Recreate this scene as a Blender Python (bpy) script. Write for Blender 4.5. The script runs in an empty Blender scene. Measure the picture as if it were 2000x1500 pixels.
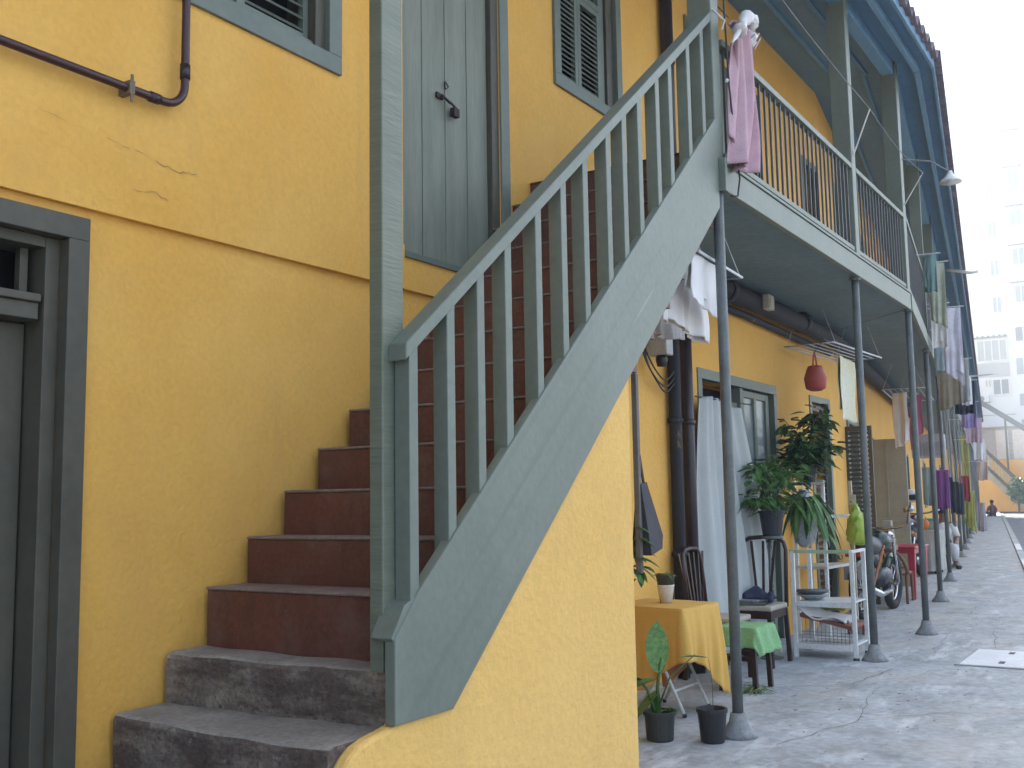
import bpy, bmesh, math, random
from mathutils import Vector, Matrix
random.seed(7)
sc = bpy.context.scene
COL = sc.collection
R_ = math.radians

# ------------------------------------------------------------------ camera
cam_d = bpy.data.cameras.new("camera")
cam = bpy.data.objects.new("camera", cam_d)
COL.objects.link(cam)
cam_d.sensor_width = 36.0
cam_d.lens = 2050.0 / 2000.0 * 36.0
cam_d.clip_end = 4000
yaw, pit, roll = R_(32.648), R_(6.317), R_(-0.939)
Fv = Vector((math.cos(yaw)*math.cos(pit), math.sin(yaw)*math.cos(pit), math.sin(pit)))
Rt = Vector((math.sin(yaw), -math.cos(yaw), 0))
Up = Rt.cross(Fv)
cr, sr = math.cos(roll), math.sin(roll)
r2 = cr*Rt + sr*Up
u2 = -sr*Rt + cr*Up
cam.matrix_world = Matrix(((r2.x, u2.x, -Fv.x, 0), (r2.y, u2.y, -Fv.y, 0), (r2.z, u2.z, -Fv.z, 1.32), (0, 0, 0, 1)))
sc.camera = cam

# ------------------------------------------------------------------ light
SUN_EL, SUN_DIR = 45.0, Vector((0.80, 0.60))      # compass direction towards the sun (behind the houses)
w = bpy.data.worlds.new("World"); sc.world = w; w.use_nodes = True
nt = w.node_tree
bg = nt.nodes["Background"]
sky = nt.nodes.new("ShaderNodeTexSky"); sky.sky_type = 'NISHITA'; sky.sun_disc = False
sky.sun_elevation = R_(SUN_EL)
sky.sun_rotation = math.atan2(SUN_DIR.x, SUN_DIR.y)
sky.air_density = 1.0; sky.dust_density = 5.0; sky.ozone_density = 0.6
nt.links.new(sky.outputs[0], bg.inputs[0]); bg.inputs[1].default_value = 0.15
sl = bpy.data.lights.new("sun", 'SUN'); sl.energy = 4.5; sl.angle = R_(0.5); sl.color = (1.0, 0.95, 0.86)
sun = bpy.data.objects.new("sun", sl); COL.objects.link(sun)
sd = SUN_DIR.normalized()
tosun = Vector((sd.x*math.cos(R_(SUN_EL)), sd.y*math.cos(R_(SUN_EL)), math.sin(R_(SUN_EL))))
sun.rotation_euler = tosun.to_track_quat('Z', 'Y').to_euler()
sc.view_settings.view_transform = 'Standard'
sc.view_settings.look = 'None'
sc.view_settings.exposure = 2.15
sc.view_settings.gamma = 1.0

# ------------------------------------------------------------------ materials
MATS = {}
def mat(name, c1, c2=None, scale=4.0, rough=0.7, bump=0.15, bscale=60.0, metal=0.0, streak=None, spec=None, fine=0.12, grid=None, trans=0.0):
    if name in MATS: return MATS[name]
    m = bpy.data.materials.new(name); m.use_nodes = True
    n = m.node_tree.nodes; l = m.node_tree.links
    b = n["Principled BSDF"]
    tc = n.new("ShaderNodeTexCoord")
    src = tc.outputs["Object"]
    if streak:
        mp = n.new("ShaderNodeMapping"); mp.inputs["Scale"].default_value = streak
        l.new(src, mp.inputs[0]); src = mp.outputs[0]
    nz = n.new("ShaderNodeTexNoise"); nz.inputs["Scale"].default_value = scale
    nz.inputs["Detail"].default_value = 7; nz.inputs["Roughness"].default_value = 0.6
    l.new(src, nz.inputs["Vector"])
    rp = n.new("ShaderNodeValToRGB")
    c2 = c2 or tuple(x*0.75 for x in c1)
    rp.color_ramp.elements[0].position = 0.35; rp.color_ramp.elements[0].color = (*c2, 1)
    rp.color_ramp.elements[1].position = 0.65; rp.color_ramp.elements[1].color = (*c1, 1)
    l.new(nz.outputs["Fac"], rp.inputs[0])
    nf = n.new("ShaderNodeTexNoise"); nf.inputs["Scale"].default_value = bscale; nf.inputs["Detail"].default_value = 4
    l.new(src, nf.inputs["Vector"])
    mr = n.new("ShaderNodeMapRange"); mr.inputs[1].default_value = 0.3; mr.inputs[2].default_value = 0.7
    mr.inputs[3].default_value = 1.0-fine; mr.inputs[4].default_value = 1.0+fine
    l.new(nf.outputs["Fac"], mr.inputs[0])
    mx = n.new("ShaderNodeMix"); mx.data_type = 'RGBA'; mx.blend_type = 'MULTIPLY'; mx.inputs[0].default_value = 1.0
    l.new(rp.outputs[0], mx.inputs[6]); l.new(mr.outputs[0], mx.inputs[7])
    l.new(mx.outputs[2], b.inputs["Base Color"])
    b.inputs["Roughness"].default_value = rough
    b.inputs["Metallic"].default_value = metal
    if spec is not None: b.inputs["Specular IOR Level"].default_value = spec
    if trans: b.inputs["Transmission Weight"].default_value = trans
    if bump:
        bp = n.new("ShaderNodeBump"); bp.inputs["Strength"].default_value = bump; bp.inputs["Distance"].default_value = 0.01
        ad = n.new("ShaderNodeMath"); ad.operation = 'ADD'
        l.new(nz.outputs["Fac"], ad.inputs[0]); l.new(nf.outputs["Fac"], ad.inputs[1])
        l.new(ad.outputs[0], bp.inputs["Height"]); l.new(bp.outputs[0], b.inputs["Normal"])
    MATS[name] = m
    return m

def stain(m, col, scale, lo, hi, vec=(1, 1, 1), amount=0.6, detail=8):
    """mix a stain colour into a material's base colour where a noise is high"""
    n = m.node_tree.nodes; l = m.node_tree.links
    b = n["Principled BSDF"]
    old = b.inputs["Base Color"].links[0].from_socket
    tc = n.new("ShaderNodeTexCoord"); mp = n.new("ShaderNodeMapping"); mp.inputs["Scale"].default_value = vec
    mp.inputs["Location"].default_value = (random.random()*9, random.random()*9, random.random()*9)
    nz = n.new("ShaderNodeTexNoise"); nz.inputs["Scale"].default_value = scale; nz.inputs["Detail"].default_value = detail
    nz.inputs["Roughness"].default_value = 0.65
    l.new(tc.outputs["Object"], mp.inputs[0]); l.new(mp.outputs[0], nz.inputs["Vector"])
    mr = n.new("ShaderNodeMapRange"); mr.inputs[1].default_value = lo; mr.inputs[2].default_value = hi
    mr.inputs[3].default_value = 0; mr.inputs[4].default_value = amount
    l.new(nz.outputs["Fac"], mr.inputs[0])
    mx = n.new("ShaderNodeMix"); mx.data_type = 'RGBA'
    l.new(mr.outputs[0], mx.inputs[0]); l.new(old, mx.inputs[6]); mx.inputs[7].default_value = (*col, 1)
    l.new(mx.outputs[2], b.inputs["Base Color"])
    return m

def scratch(m, col, rot, scale, lo, hi, amount):
    n = m.node_tree.nodes; l = m.node_tree.links; b = n["Principled BSDF"]; old = b.inputs["Base Color"].links[0].from_socket
    tc = n.new("ShaderNodeTexCoord"); r_ = n.new("ShaderNodeMapping"); r_.inputs["Rotation"].default_value = (0, rot, 0)
    mp = n.new("ShaderNodeMapping"); mp.inputs["Scale"].default_value = (0.6, 8, 30)
    nz = n.new("ShaderNodeTexNoise"); nz.inputs["Scale"].default_value = scale; nz.inputs["Detail"].default_value = 3
    l.new(tc.outputs["Object"], r_.inputs[0]); l.new(r_.outputs[0], mp.inputs[0]); l.new(mp.outputs[0], nz.inputs["Vector"])
    mr = n.new("ShaderNodeMapRange"); mr.inputs[1].default_value = lo; mr.inputs[2].default_value = hi; mr.inputs[4].default_value = amount
    l.new(nz.outputs["Fac"], mr.inputs[0])
    mx = n.new("ShaderNodeMix"); mx.data_type = 'RGBA'; l.new(mr.outputs[0], mx.inputs[0]); l.new(old, mx.inputs[6]); mx.inputs[7].default_value = (*col, 1)
    l.new(mx.outputs[2], b.inputs["Base Color"])
Y1 = (0.78, 0.44, 0.10)
YEL = mat("yellow_plaster", Y1, (0.73, 0.385, 0.07), scale=1.3, rough=0.85, bump=0.45, bscale=45, fine=0.05)
stain(YEL, (0.66, 0.36, 0.09), 3.0, 0.5, 0.75, (1, 1, 0.5), 0.5)
stain(YEL, (0.46, 0.28, 0.09), 1.2, 0.58, 0.78, (3, 3, 0.35), 0.45)
stain(YEL, (0.82, 0.52, 0.16), 0.9, 0.52, 0.72, (1, 1, 0.6), 0.35)
stain(YEL, (0.30, 0.20, 0.10), 26, 0.70, 0.76, (1, 1, 1), 0.45)
YEL2 = mat("stair_wall_plaster", (0.76, 0.47, 0.14), (0.72, 0.435, 0.12), scale=1.1, rough=0.85, bump=0.5, bscale=40, fine=0.05)
stain(YEL2, (0.62, 0.38, 0.12), 2.2, 0.5, 0.72, (1, 1, 0.6), 0.6)
stain(YEL2, (0.45, 0.30, 0.12), 26, 0.70, 0.76, (1, 1, 1), 0.4)
WOOD = mat("grey_green_paint", (0.150, 0.176, 0.142), (0.130, 0.155, 0.126), scale=2.5, rough=0.48, bump=0.12, bscale=30, fine=0.07)
stain(WOOD, (0.11, 0.135, 0.125), 5, 0.58, 0.75, (1, 1, 1), 0.5)
stain(WOOD, (0.34, 0.37, 0.34), 9, 0.70, 0.74, (1, 1, 0.25), 0.5)
STRG = mat("stringer_paint", (0.150, 0.176, 0.142), (0.126, 0.150, 0.122), scale=1.6, rough=0.46, bump=0.14, bscale=28, fine=0.06)
scratch(STRG, (0.34, 0.38, 0.36), 0.72, 1.0, 0.70, 0.74, 0.7)
scratch(STRG, (0.10, 0.118, 0.095), 0.72, 0.5, 0.55, 0.68, 0.6)
stain(STRG, (0.09, 0.10, 0.085), 14, 0.66, 0.72, (1, 1, 0.35), 0.5)
stain(STRG, (0.19, 0.22, 0.19), 1.3, 0.50, 0.68, (1, 1, 1), 0.5)
WOODV = mat("grey_green_board", (0.225, 0.24, 0.185), (0.172, 0.187, 0.143), scale=2.2, rough=0.5, bump=0.2, bscale=22, streak=(6, 6, 0.5), fine=0.09)
NEWEL = mat("ridged_green_paint", (0.155, 0.176, 0.128), (0.128, 0.148, 0.108), scale=3, rough=0.5, bump=0.35, bscale=14, streak=(0.8, 0.8, 6), fine=0.05)
DARKW = mat("dark_green_grey_paint", (0.088, 0.080, 0.056), (0.068, 0.062, 0.044), scale=2.4, rough=0.55, bump=0.15, bscale=25, fine=0.1)
CEIL = mat("flare_blue_ceiling_boards", (0.13, 0.26, 0.39), (0.11, 0.23, 0.35), scale=2, rough=0.6, bump=0.1, bscale=20, fine=0.08)  # blue glow of lens flare is painted into this board colour
SLABU = mat("slab_underside_paint", (0.13, 0.19, 0.21), (0.10, 0.155, 0.175), scale=1.6, rough=0.7, bump=0.25, bscale=16, fine=0.14)
MAROON = mat("maroon_floor_paint", (0.125, 0.038, 0.026), (0.10, 0.032, 0.022), scale=5, rough=0.5, bump=0.25, bscale=50, fine=0.2)
stain(MAROON, (0.15, 0.10, 0.08), 4.5, 0.48, 0.72, (1, 1, 1), 0.6)
stain(MAROON, (0.26, 0.20, 0.17), 70, 0.66, 0.72, (1, 1, 1), 0.5, 3)
stain(MAROON, (0.05, 0.02, 0.015), 8, 0.55, 0.7, (1, 1, 0.3), 0.5)
TREAD = mat("worn_tread", (0.22, 0.17, 0.145), (0.17, 0.12, 0.10), scale=6, rough=0.7, bump=0.3, bscale=60, fine=0.2)
CONC = mat("worn_step_concrete", (0.27, 0.225, 0.18), (0.165, 0.135, 0.11), scale=5, rough=0.85, bump=0.8, bscale=45, fine=0.25)
stain(CONC, (0.065, 0.040, 0.034), 2.2, 0.42, 0.56, (0.6, 1, 3.5), 0.8, 14)
stain(CONC, (0.03, 0.024, 0.022), 60, 0.56, 0.66, (1, 1, 1), 0.6, 3)
stain(CONC, (0.36, 0.33, 0.28), 30, 0.60, 0.72, (1, 1, 1), 0.6)
CONC_TOP = mat("grey_tread_concrete", (0.31, 0.28, 0.245), (0.22, 0.195, 0.17), scale=6, rough=0.85, bump=0.5, bscale=50, fine=0.2)
PAVE = mat("pavement_concrete", (0.40, 0.42, 0.43), (0.28, 0.295, 0.30), scale=2.4, rough=0.75, bump=0.5, bscale=18, fine=0.18)
stain(PAVE, (0.19, 0.19, 0.18), 2.6, 0.52, 0.68, (1, 1.6, 1), 0.7, 12)
stain(PAVE, (0.60, 0.62, 0.63), 3.0, 0.55, 0.66, (0.6, 1.8, 1), 0.65, 14)
stain(PAVE, (0.16, 0.175, 0.18), 7.0, 0.60, 0.68, (0.7, 1.6, 1), 0.7, 14)
stain(PAVE, (0.42, 0.37, 0.30), 0.9, 0.5, 0.7, (1, 1, 1), 0.5)
GRND = mat("ground_concrete", (0.25, 0.25, 0.25), (0.18, 0.18, 0.18), scale=0.5, rough=0.85, bump=0.3, bscale=10)
ROAD = mat("road_asphalt", (0.16, 0.17, 0.18), (0.11, 0.115, 0.12), scale=2, rough=0.8, bump=0.4, bscale=60, fine=0.2)
CEMENT = mat("cement_foot", (0.30, 0.31, 0.30), (0.2, 0.2, 0.2), scale=9, rough=0.9, bump=0.6, bscale=50)
DPIPE = mat("dark_pipe_paint", (0.035, 0.022, 0.025), (0.022, 0.014, 0.016), scale=6, rough=0.4, bump=0.15, bscale=40)
DPIPE2 = mat("black_pipe", (0.022, 0.022, 0.03), (0.015, 0.015, 0.02), scale=6, rough=0.75, bump=0.15, bscale=40)
stain(DPIPE2, (0.35, 0.22, 0.07), 7, 0.62, 0.68, (1, 1, 0.4), 0.8)
POLE = mat("steel_pole_paint", (0.14, 0.155, 0.15), (0.09, 0.10, 0.095), scale=5, rough=0.5, bump=0.2, bscale=60)
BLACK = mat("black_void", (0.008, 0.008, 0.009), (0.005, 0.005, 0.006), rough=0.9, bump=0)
BLKP = mat("black_plastic", (0.018, 0.019, 0.024), (0.012, 0.013, 0.016), rough=0.42, bump=0.1)
WHITE = mat("white_enamel", (0.70, 0.71, 0.70), (0.58, 0.58, 0.55), scale=6, rough=0.45, bump=0.05)
WMET = mat("white_wire", (0.62, 0.64, 0.64), (0.5, 0.5, 0.5), rough=0.4, bump=0)
CLOTHW = mat("white_cotton", (0.76, 0.74, 0.73), (0.68, 0.66, 0.65), scale=3, rough=0.9, bump=0.3, bscale=140, fine=0.03)
CLOTHG = mat("grey_cotton", (0.42, 0.40, 0.38), (0.36, 0.34, 0.33), scale=3, rough=0.9, bump=0.3, bscale=140)
PINK = mat("pink_terry", (0.60, 0.40, 0.44), (0.52, 0.33, 0.38), scale=8, rough=0.95, bump=0.6, bscale=200, fine=0.1)
DARKWOOD = mat("dark_chair_wood", (0.035, 0.014, 0.012), (0.022, 0.009, 0.008), rough=0.35, bump=0.05)
SEATF = mat("beige_seat", (0.42, 0.38, 0.30), (0.33, 0.29, 0.23), rough=0.8, bump=0.3)
OCHRE = mat("ochre_tablecloth", (0.66, 0.39, 0.085), (0.62, 0.35, 0.07), scale=3, rough=0.85, bump=0.25, bscale=120, fine=0.05)
LEAF = mat("green_leaf", (0.085, 0.20, 0.045), (0.045, 0.12, 0.03), scale=14, rough=0.45, bump=0.1)
LEAFD = mat("dark_leaf", (0.022, 0.06, 0.028), (0.014, 0.042, 0.02), scale=10, rough=0.45, bump=0.1)
LEAFV = mat("variegated_leaf", (0.17, 0.33, 0.10), (0.05, 0.18, 0.04), scale=40, rough=0.45, bump=0.1, bscale=60)
SOIL = mat("potting_soil", (0.05, 0.035, 0.025), (0.03, 0.02, 0.015), rough=0.95, bump=0.8)
GLASSD = mat("dark_window_glass", (0.03, 0.035, 0.045), (0.02, 0.025, 0.03), rough=0.12, bump=0)
TERR = mat("roof_clay_tile", (0.15, 0.12, 0.14), (0.08, 0.07, 0.09), scale=3, rough=0.85, bump=0.4)
TOWER = mat("tower_render", (0.72, 0.73, 0.72), (0.66, 0.67, 0.66), scale=0.2, rough=0.9, bump=0)
TWIN = mat("tower_window_glass", (0.30, 0.34, 0.37), (0.22, 0.26, 0.29), scale=0.6, rough=0.3, bump=0)
TPAN = mat("tower_grey_panel", (0.36, 0.38, 0.38), (0.31, 0.33, 0.33), scale=0.5, rough=0.8, bump=0)
def col(name, r, g, b, rough=0.6, **k): return mat(name, (r, g, b), rough=rough, **k)

# ------------------------------------------------------------------ mesh helpers
V = Vector
def wloc(o):
    p = V((0, 0, 0))
    while o is not None:
        p += o.location; o = o.parent
    return p
class MB:
    def __init__(s): s.bm = bmesh.new()
    def face(s, pts):
        return s.bm.faces.new([s.bm.verts.new(p) for p in pts])
    def box(s, x0, x1, y0, y1, z0, z1):
        return s.hexa([(x0, y0, z0), (x1, y0, z0), (x1, y1, z0), (x0, y1, z0)], [(x0, y0, z1), (x1, y0, z1), (x1, y1, z1), (x0, y1, z1)])
    def hexa(s, a, b):
        a = [s.bm.verts.new(p) for p in a]; b = [s.bm.verts.new(p) for p in b]; n = len(a)
        s.bm.faces.new(a[::-1]); s.bm.faces.new(b)
        for i in range(n): s.bm.faces.new((a[i], a[(i+1) % n], b[(i+1) % n], b[i]))
        return s
    def prism(s, pts, y0, y1):      # (x,z) outline pushed along y
        return s.hexa([(x, y1, z) for x, z in pts], [(x, y0, z) for x, z in pts])
    def bar(s, p, q, w, h, up=(0, 0, 1)):
        p = V(p); q = V(q); d = (q-p).normalized(); up = V(up)
        if abs(d.dot(up)) > 0.99: up = V((0, 1, 0))
        sx = d.cross(up).normalized()*w/2; sz = sx.cross(d).normalized()*h/2
        A = [p-sx-sz, p+sx-sz, p+sx+sz, p-sx+sz]; B = [x+(q-p) for x in A]
        return s.hexa(A, B)
    def obox(s, c, sx, sy, sz, rot=0.0, tilt=0.0, axis='Y'):
        M = Matrix.Translation(V(c)) @ Matrix.Rotation(rot, 4, 'Z') @ Matrix.Rotation(tilt, 4, axis)
        f = lambda x, y, z: M @ V((x*sx/2, y*sy/2, z*sz/2))
        return s.hexa([f(-1, -1, -1), f(1, -1, -1), f(1, 1, -1), f(-1, 1, -1)], [f(-1, -1, 1), f(1, -1, 1), f(1, 1, 1), f(-1, 1, 1)])
    def tube(s, pts, r, n=8, closed=False):
        pts = [V(p) for p in pts]; rings = []; N = len(pts)
        rr = r if isinstance(r, (list, tuple)) else [r]*N
        prev = None
        for i, p in enumerate(pts):
            if closed: d = pts[(i+1) % N]-pts[i-1]
            else: d = pts[min(i+1, N-1)]-pts[max(i-1, 0)]
            d.normalize()
            if prev is None:
                a = V((0, 0, 1)) if abs(d.z) < 0.9 else V((1, 0, 0))
                u = d.cross(a).normalized()
            else:
                u = (prev - d*prev.dot(d)).normalized()
            prev = u; v = d.cross(u)
            rings.append([s.bm.verts.new(p+(u*math.cos(6.2832*k/n)+v*math.sin(6.2832*k/n))*rr[i]) for k in range(n)])
        M = N if closed else N-1
        for i in range(M):
            a = rings[i]; b = rings[(i+1) % N]
            for k in range(n): s.bm.faces.new((a[k], a[(k+1) % n], b[(k+1) % n], b[k]))
        if not closed:
            s.bm.faces.new(rings[0][::-1]); s.bm.faces.new(rings[-1])
        return s
    def lathe(s, prof, c, n=20, ax='Z'):
        c = V(c); rings = []
        for r, z in prof:
            ring = []
            for k in range(n):
                a = 6.2832*k/n
                if ax == 'Z': p = V((r*math.cos(a), r*math.sin(a), z))
                elif ax == 'Y': p = V((r*math.cos(a), z, r*math.sin(a)))
                else: p = V((z, r*math.cos(a), r*math.sin(a)))
                ring.append(s.bm.verts.new(c+p))
            rings.append(ring)
        for a, b in zip(rings, rings[1:]):
            for k in range(n): s.bm.faces.new((a[k], a[(k+1) % n], b[(k+1) % n], b[k]))
        s.bm.faces.new(rings[0][::-1]); s.bm.faces.new(rings[-1])
        return s
    def sheet(s, f, nu, nv):
        g = [[s.bm.verts.new(f(i/nu, j/nv)) for j in range(nv+1)] for i in range(nu+1)]
        for i in range(nu):
            for j in range(nv): s.bm.faces.new((g[i][j], g[i+1][j], g[i+1][j+1], g[i][j+1]))
        return s
    def ball(s, c, rx, ry=None, rz=None, n=16, m=10):
        ry = ry or rx; rz = rz or rx; c = V(c)
        prof = [(math.sin(math.pi*i/m), -math.cos(math.pi*i/m)) for i in range(m+1)]
        rings = []
        for r, z in prof:
            r = max(r, 0.02)
            rings.append([s.bm.verts.new(c+V((rx*r*math.cos(6.2832*k/n), ry*r*math.sin(6.2832*k/n), rz*z))) for k in range(n)])
        for a, b in zip(rings, rings[1:]):
            for k in range(n): s.bm.faces.new((a[k], a[(k+1) % n], b[(k+1) % n], b[k]))
        s.bm.faces.new(rings[0][::-1]); s.bm.faces.new(rings[-1])
        return s
    def build(s, name, m, parent=None, bevel=0, smooth=False, solid=0, kind=None):
        bmesh.ops.recalc_face_normals(s.bm, faces=s.bm.faces)
        if parent is not None:
            o0 = wloc(parent); bmesh.ops.translate(s.bm, vec=-o0, verts=s.bm.verts)
        me = bpy.data.meshes.new(name); s.bm.to_mesh(me); s.bm.free()
        o = bpy.data.objects.new(name, me); COL.objects.link(o)
        me.materials.append(m)
        if smooth:
            for p in me.polygons: p.use_smooth = True
        if parent is not None: o.parent = parent
        if solid:
            md = o.modifiers.new("solid", 'SOLIDIFY'); md.thickness = solid; md.offset = 0
        if bevel:
            md = o.modifiers.new("bevel", 'BEVEL'); md.width = bevel; md.segments = 2; md.limit_method = 'ANGLE'
        if kind: o["kind"] = kind
        return o
def curve3(pts, n=6):
    pts = [V(p) for p in pts]; out = []
    for i in range(len(pts)-1):
        p0 = pts[max(0, i-1)]; p1 = pts[i]; p2 = pts[i+1]; p3 = pts[min(len(pts)-1, i+2)]
        for k in range(n):
            t_ = k/n; out.append(.5*((2*p1)+(p2-p0)*t_+(2*p0-5*p1+4*p2-p3)*t_*t_+(3*p1-p0-3*p2+p3)*t_**3))
    return out+[pts[-1]]
def tag(o, label, cat, group=None):
    o["label"] = label; o["category"] = cat
    if group: o["group"] = group
    return o
def thing(name, label, cat, loc=(0, 0, 0), group=None):
    o = bpy.data.objects.new(name, None); COL.objects.link(o); o.location = loc
    o.empty_display_size = 0.1
    return tag(o, label, cat, group)
def box_part(name, m, parent, x0, x1, y0, y1, z0, z1, bevel=0.003):
    return MB().box(x0, x1, y0, y1, z0, z1).build(name, m, parent, bevel)
def copy_tree(src, loc):
    r = src.copy(); COL.objects.link(r); r.location = loc
    for ch in src.children:
        c = ch.copy(); COL.objects.link(c); c.parent = r
        for g in ch.children:
            d = g.copy(); COL.objects.link(d); d.parent = c
    return r

# ------------------------------------------------------------------ frames of reference
YW, YS = 3.3, 2.174                 # house wall plane and outer plane of stair and gallery
A = R_(8.3)
C3 = V((10.63, 2.165)); CW = V((11.70, 3.3))
T2 = V((math.cos(A), math.sin(A))); N2 = V((math.sin(A), -math.cos(A)))   # along / towards street
def g2(s, off, z):                   # second wing: metres along the gallery line, metres towards street
    p = C3+T2*s+N2*off
    return V((p.x, p.y, z))
W2OFF = (CW-C3).dot(N2)              # about -0.97
S2W = (CW-C3).dot(T2)
def box2(mb, s0, s1, o0, o1, z0, z1):
    return mb.hexa([g2(s0, o1, z0), g2(s1, o1, z0), g2(s1, o0, z0), g2(s0, o0, z0)], [g2(s0, o1, z1), g2(s1, o1, z1), g2(s1, o0, z1), g2(s0, o0, z1)])
S_END = 58.0

# ------------------------------------------------------------------ ground
g = MB()
g.face([(-120, -160, -0.13), (320, -160, -0.13), (320, 200, -0.13), (-120, 200, -0.13)])
g.build("ground", GRND, kind="structure")
# pavement slab in front of both wings, with a real step at its street edge
pv = MB()
K = [(-15, 0.55), (4.0, 0.62), (9.0, 0.85), (13.0, 1.40)]
edge = K + [tuple(g2(s, 1.02, 0).xy) for s in (7, 12, 20, 30, 45, 62, 90)]
back = [(x, y+8) for x, y in edge]
for (a, b), (c, d) in zip(zip(edge, edge[1:]), zip(back, back[1:])):
    pv.hexa([(a[0], a[1], -0.128), (b[0], b[1], -0.128), (d[0], d[1], -0.128), (c[0], c[1], -0.128)],
            [(a[0], a[1], 0), (b[0], b[1], 0), (d[0], d[1], 0), (c[0], c[1], 0)])
pv.build("pavement", PAVE, kind="structure")
rd = MB()
for a, b in zip(edge, edge[1:]):
    rd.face([(a[0], a[1]-9, -0.10), (b[0], b[1]-9, -0.10), (b[0], b[1]-0.002, -0.10), (a[0], a[1]-0.002, -0.10)])
rd.build("road", ROAD, kind="structure")
kb = MB()
pp = [g2(s, 1.10, 0) for s in (7, 9, 12, 16, 20, 26, 34, 45, 60)]
for a, b in zip(pp, pp[1:]): kb.bar((a.x, a.y, -0.035), (b.x, b.y, -0.035), 0.14, 0.12)
kb.build("kerb", mat("kerb_stone", (0.42, 0.44, 0.45), (0.28, 0.29, 0.3), scale=3, rough=0.8, bump=0.5), kind="structure")
kp = MB()
for s0, s1 in ((8.2, 9.6), (10.1, 11.8), (15.5, 18.5)):
    a, b = g2(s0, 1.10, 0.031), g2(s1, 1.10, 0.031)
    kp.bar(a, b, 0.12, 0.006)
kp.build("kerb_paint", mat("worn_white_paint", (0.8, 0.82, 0.82), (0.55, 0.57, 0.57), scale=9, rough=0.7), kind="structure")
# cracks in the pavement
ck = MB()
def crack(pts, wd):
    out = []
    for (x0, y0), (x1, y1) in zip(pts, pts[1:]):
        n = 8
        for i in range(n): out.append((x0+(x1-x0)*i/n+random.uniform(-.02, .02), y0+(y1-y0)*i/n+random.uniform(-.02, .02)))
    out.append(pts[-1])
    for a, b in zip(out, out[1:]):
        d = (V(b)-V(a)).normalized(); nn = V((-d.y, d.x))*wd*random.uniform(.4, 1)
        ck.face([(a[0]-nn.x, a[1]-nn.y, .004), (b[0]-nn.x, b[1]-nn.y, .004), (b[0]+nn.x, b[1]+nn.y, .004), (a[0]+nn.x, a[1]+nn.y, .004)])
crack([(5.6, 1.95), (6.4, 1.75), (7.4, 1.9), (8.6, 1.7)], .0028)
crack([(6.4, 1.75), (6.9, 1.35), (7.0, 1.0)], .0028)
crack([(8.8, 2.2), (9.4, 1.9), (10.6, 2.0)], .0028)
crack([(9.4, 1.9), (9.9, 1.5), (11.2, 1.7)], .0028)
crack([(11.5, 2.6), (12.2, 2.1), (13.5, 2.2)], .0028)
crack([(7.2, 2.6), (7.6, 2.1), (8.4, 2.0)], .005)
ck.build("pavement_cracks", mat("crack_dirt", (0.16, 0.155, 0.15), rough=0.95), kind="structure")

# ------------------------------------------------------------------ the house (two wings)
house = thing("terraced_house", "long two-storey yellow plastered house with grey-green doors, bending away down the alley", "house", (6, 3.4, 0))

def wall_holes(mb, x0, x1, z0, z1, y, holes, depth=0.28, T=None):
    xs = sorted({x0, x1, *[h[0] for h in holes], *[h[1] for h in holes]}); xs = [x for x in xs if x0 <= x <= x1]
    zs = sorted({z0, z1, *[h[2] for h in holes], *[h[3] for h in holes]}); zs = [z for z in zs if z0 <= z <= z1]
    P = T or (lambda x, d, z: V((x, y+d, z)))
    def sub(a, b, n): return [a+(b-a)*i/n for i in range(n+1)]
    for i in range(len(xs)-1):
        for j in range(len(zs)-1):
            cx, cz = (xs[i]+xs[i+1])/2, (zs[j]+zs[j+1])/2
            if any(h[0] < cx < h[1] and h[2] < cz < h[3] for h in holes): continue
            mb.face([P(xs[i], 0, zs[j]), P(xs[i+1], 0, zs[j]), P(xs[i+1], 0, zs[j+1]), P(xs[i], 0, zs[j+1])])
    for a, b, c, d in holes:
        c2, d2 = max(c, z0), min(d, z1)
        if c2 >= d2 or a < x0 or b > x1: continue
        mb.face([P(a, 0, c2), P(a, 0, d2), P(a, depth, d2), P(a, depth, c2)])
        mb.face([P(b, 0, c2), P(b, depth, c2), P(b, depth, d2), P(b, 0, d2)])
        if d2 == d: mb.face([P(a, 0, d), P(b, 0, d), P(b, depth, d), P(a, depth, d)])
        if c2 == c: mb.face([P(a, 0, c), P(a, depth, c), P(b, depth, c), P(b, 0, c)])
    mb.face([P(x0, depth+.12, z0), P(x0, depth+.12, z1), P(x1, depth+.12, z1), P(x1, depth+.12, z0)])
LEDGE = 2.402
H_LOW = [(-1.2, 2.235, -0.05, 2.36), (7.97, 9.78, 0.0, 2.30), (10.98, 11.60, 0.0, 2.30)]
H_UP = [(1.2, 3.60, 3.45, 5.05), (4.14, 5.06, 2.60, 5.0), (5.79, 6.62, 4.09, 5.4), (7.95, 8.7, 4.0, 5.3), (8.80, 9.72, 3.25, 5.22), (11.02, 11.62, 3.25, 5.0)]
m_ = MB(); wall_holes(m_, -14, 4.9, -0.02, LEDGE, YW+0.028, H_LOW, 0.25); wall_holes(m_, 4.9, CW.x, -0.02, LEDGE, YW, H_LOW, 0.25); m_.build("wall", YEL, house)
m_ = MB(); wall_holes(m_, -14, CW.x, LEDGE, 6.1, YW, H_UP, 0.22)
m_.face([(-14, YW, LEDGE), (4.9, YW, LEDGE), (4.9, YW+.028, LEDGE), (-14, YW+.028, LEDGE)])
m_.build("wall", YEL, house)
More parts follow.
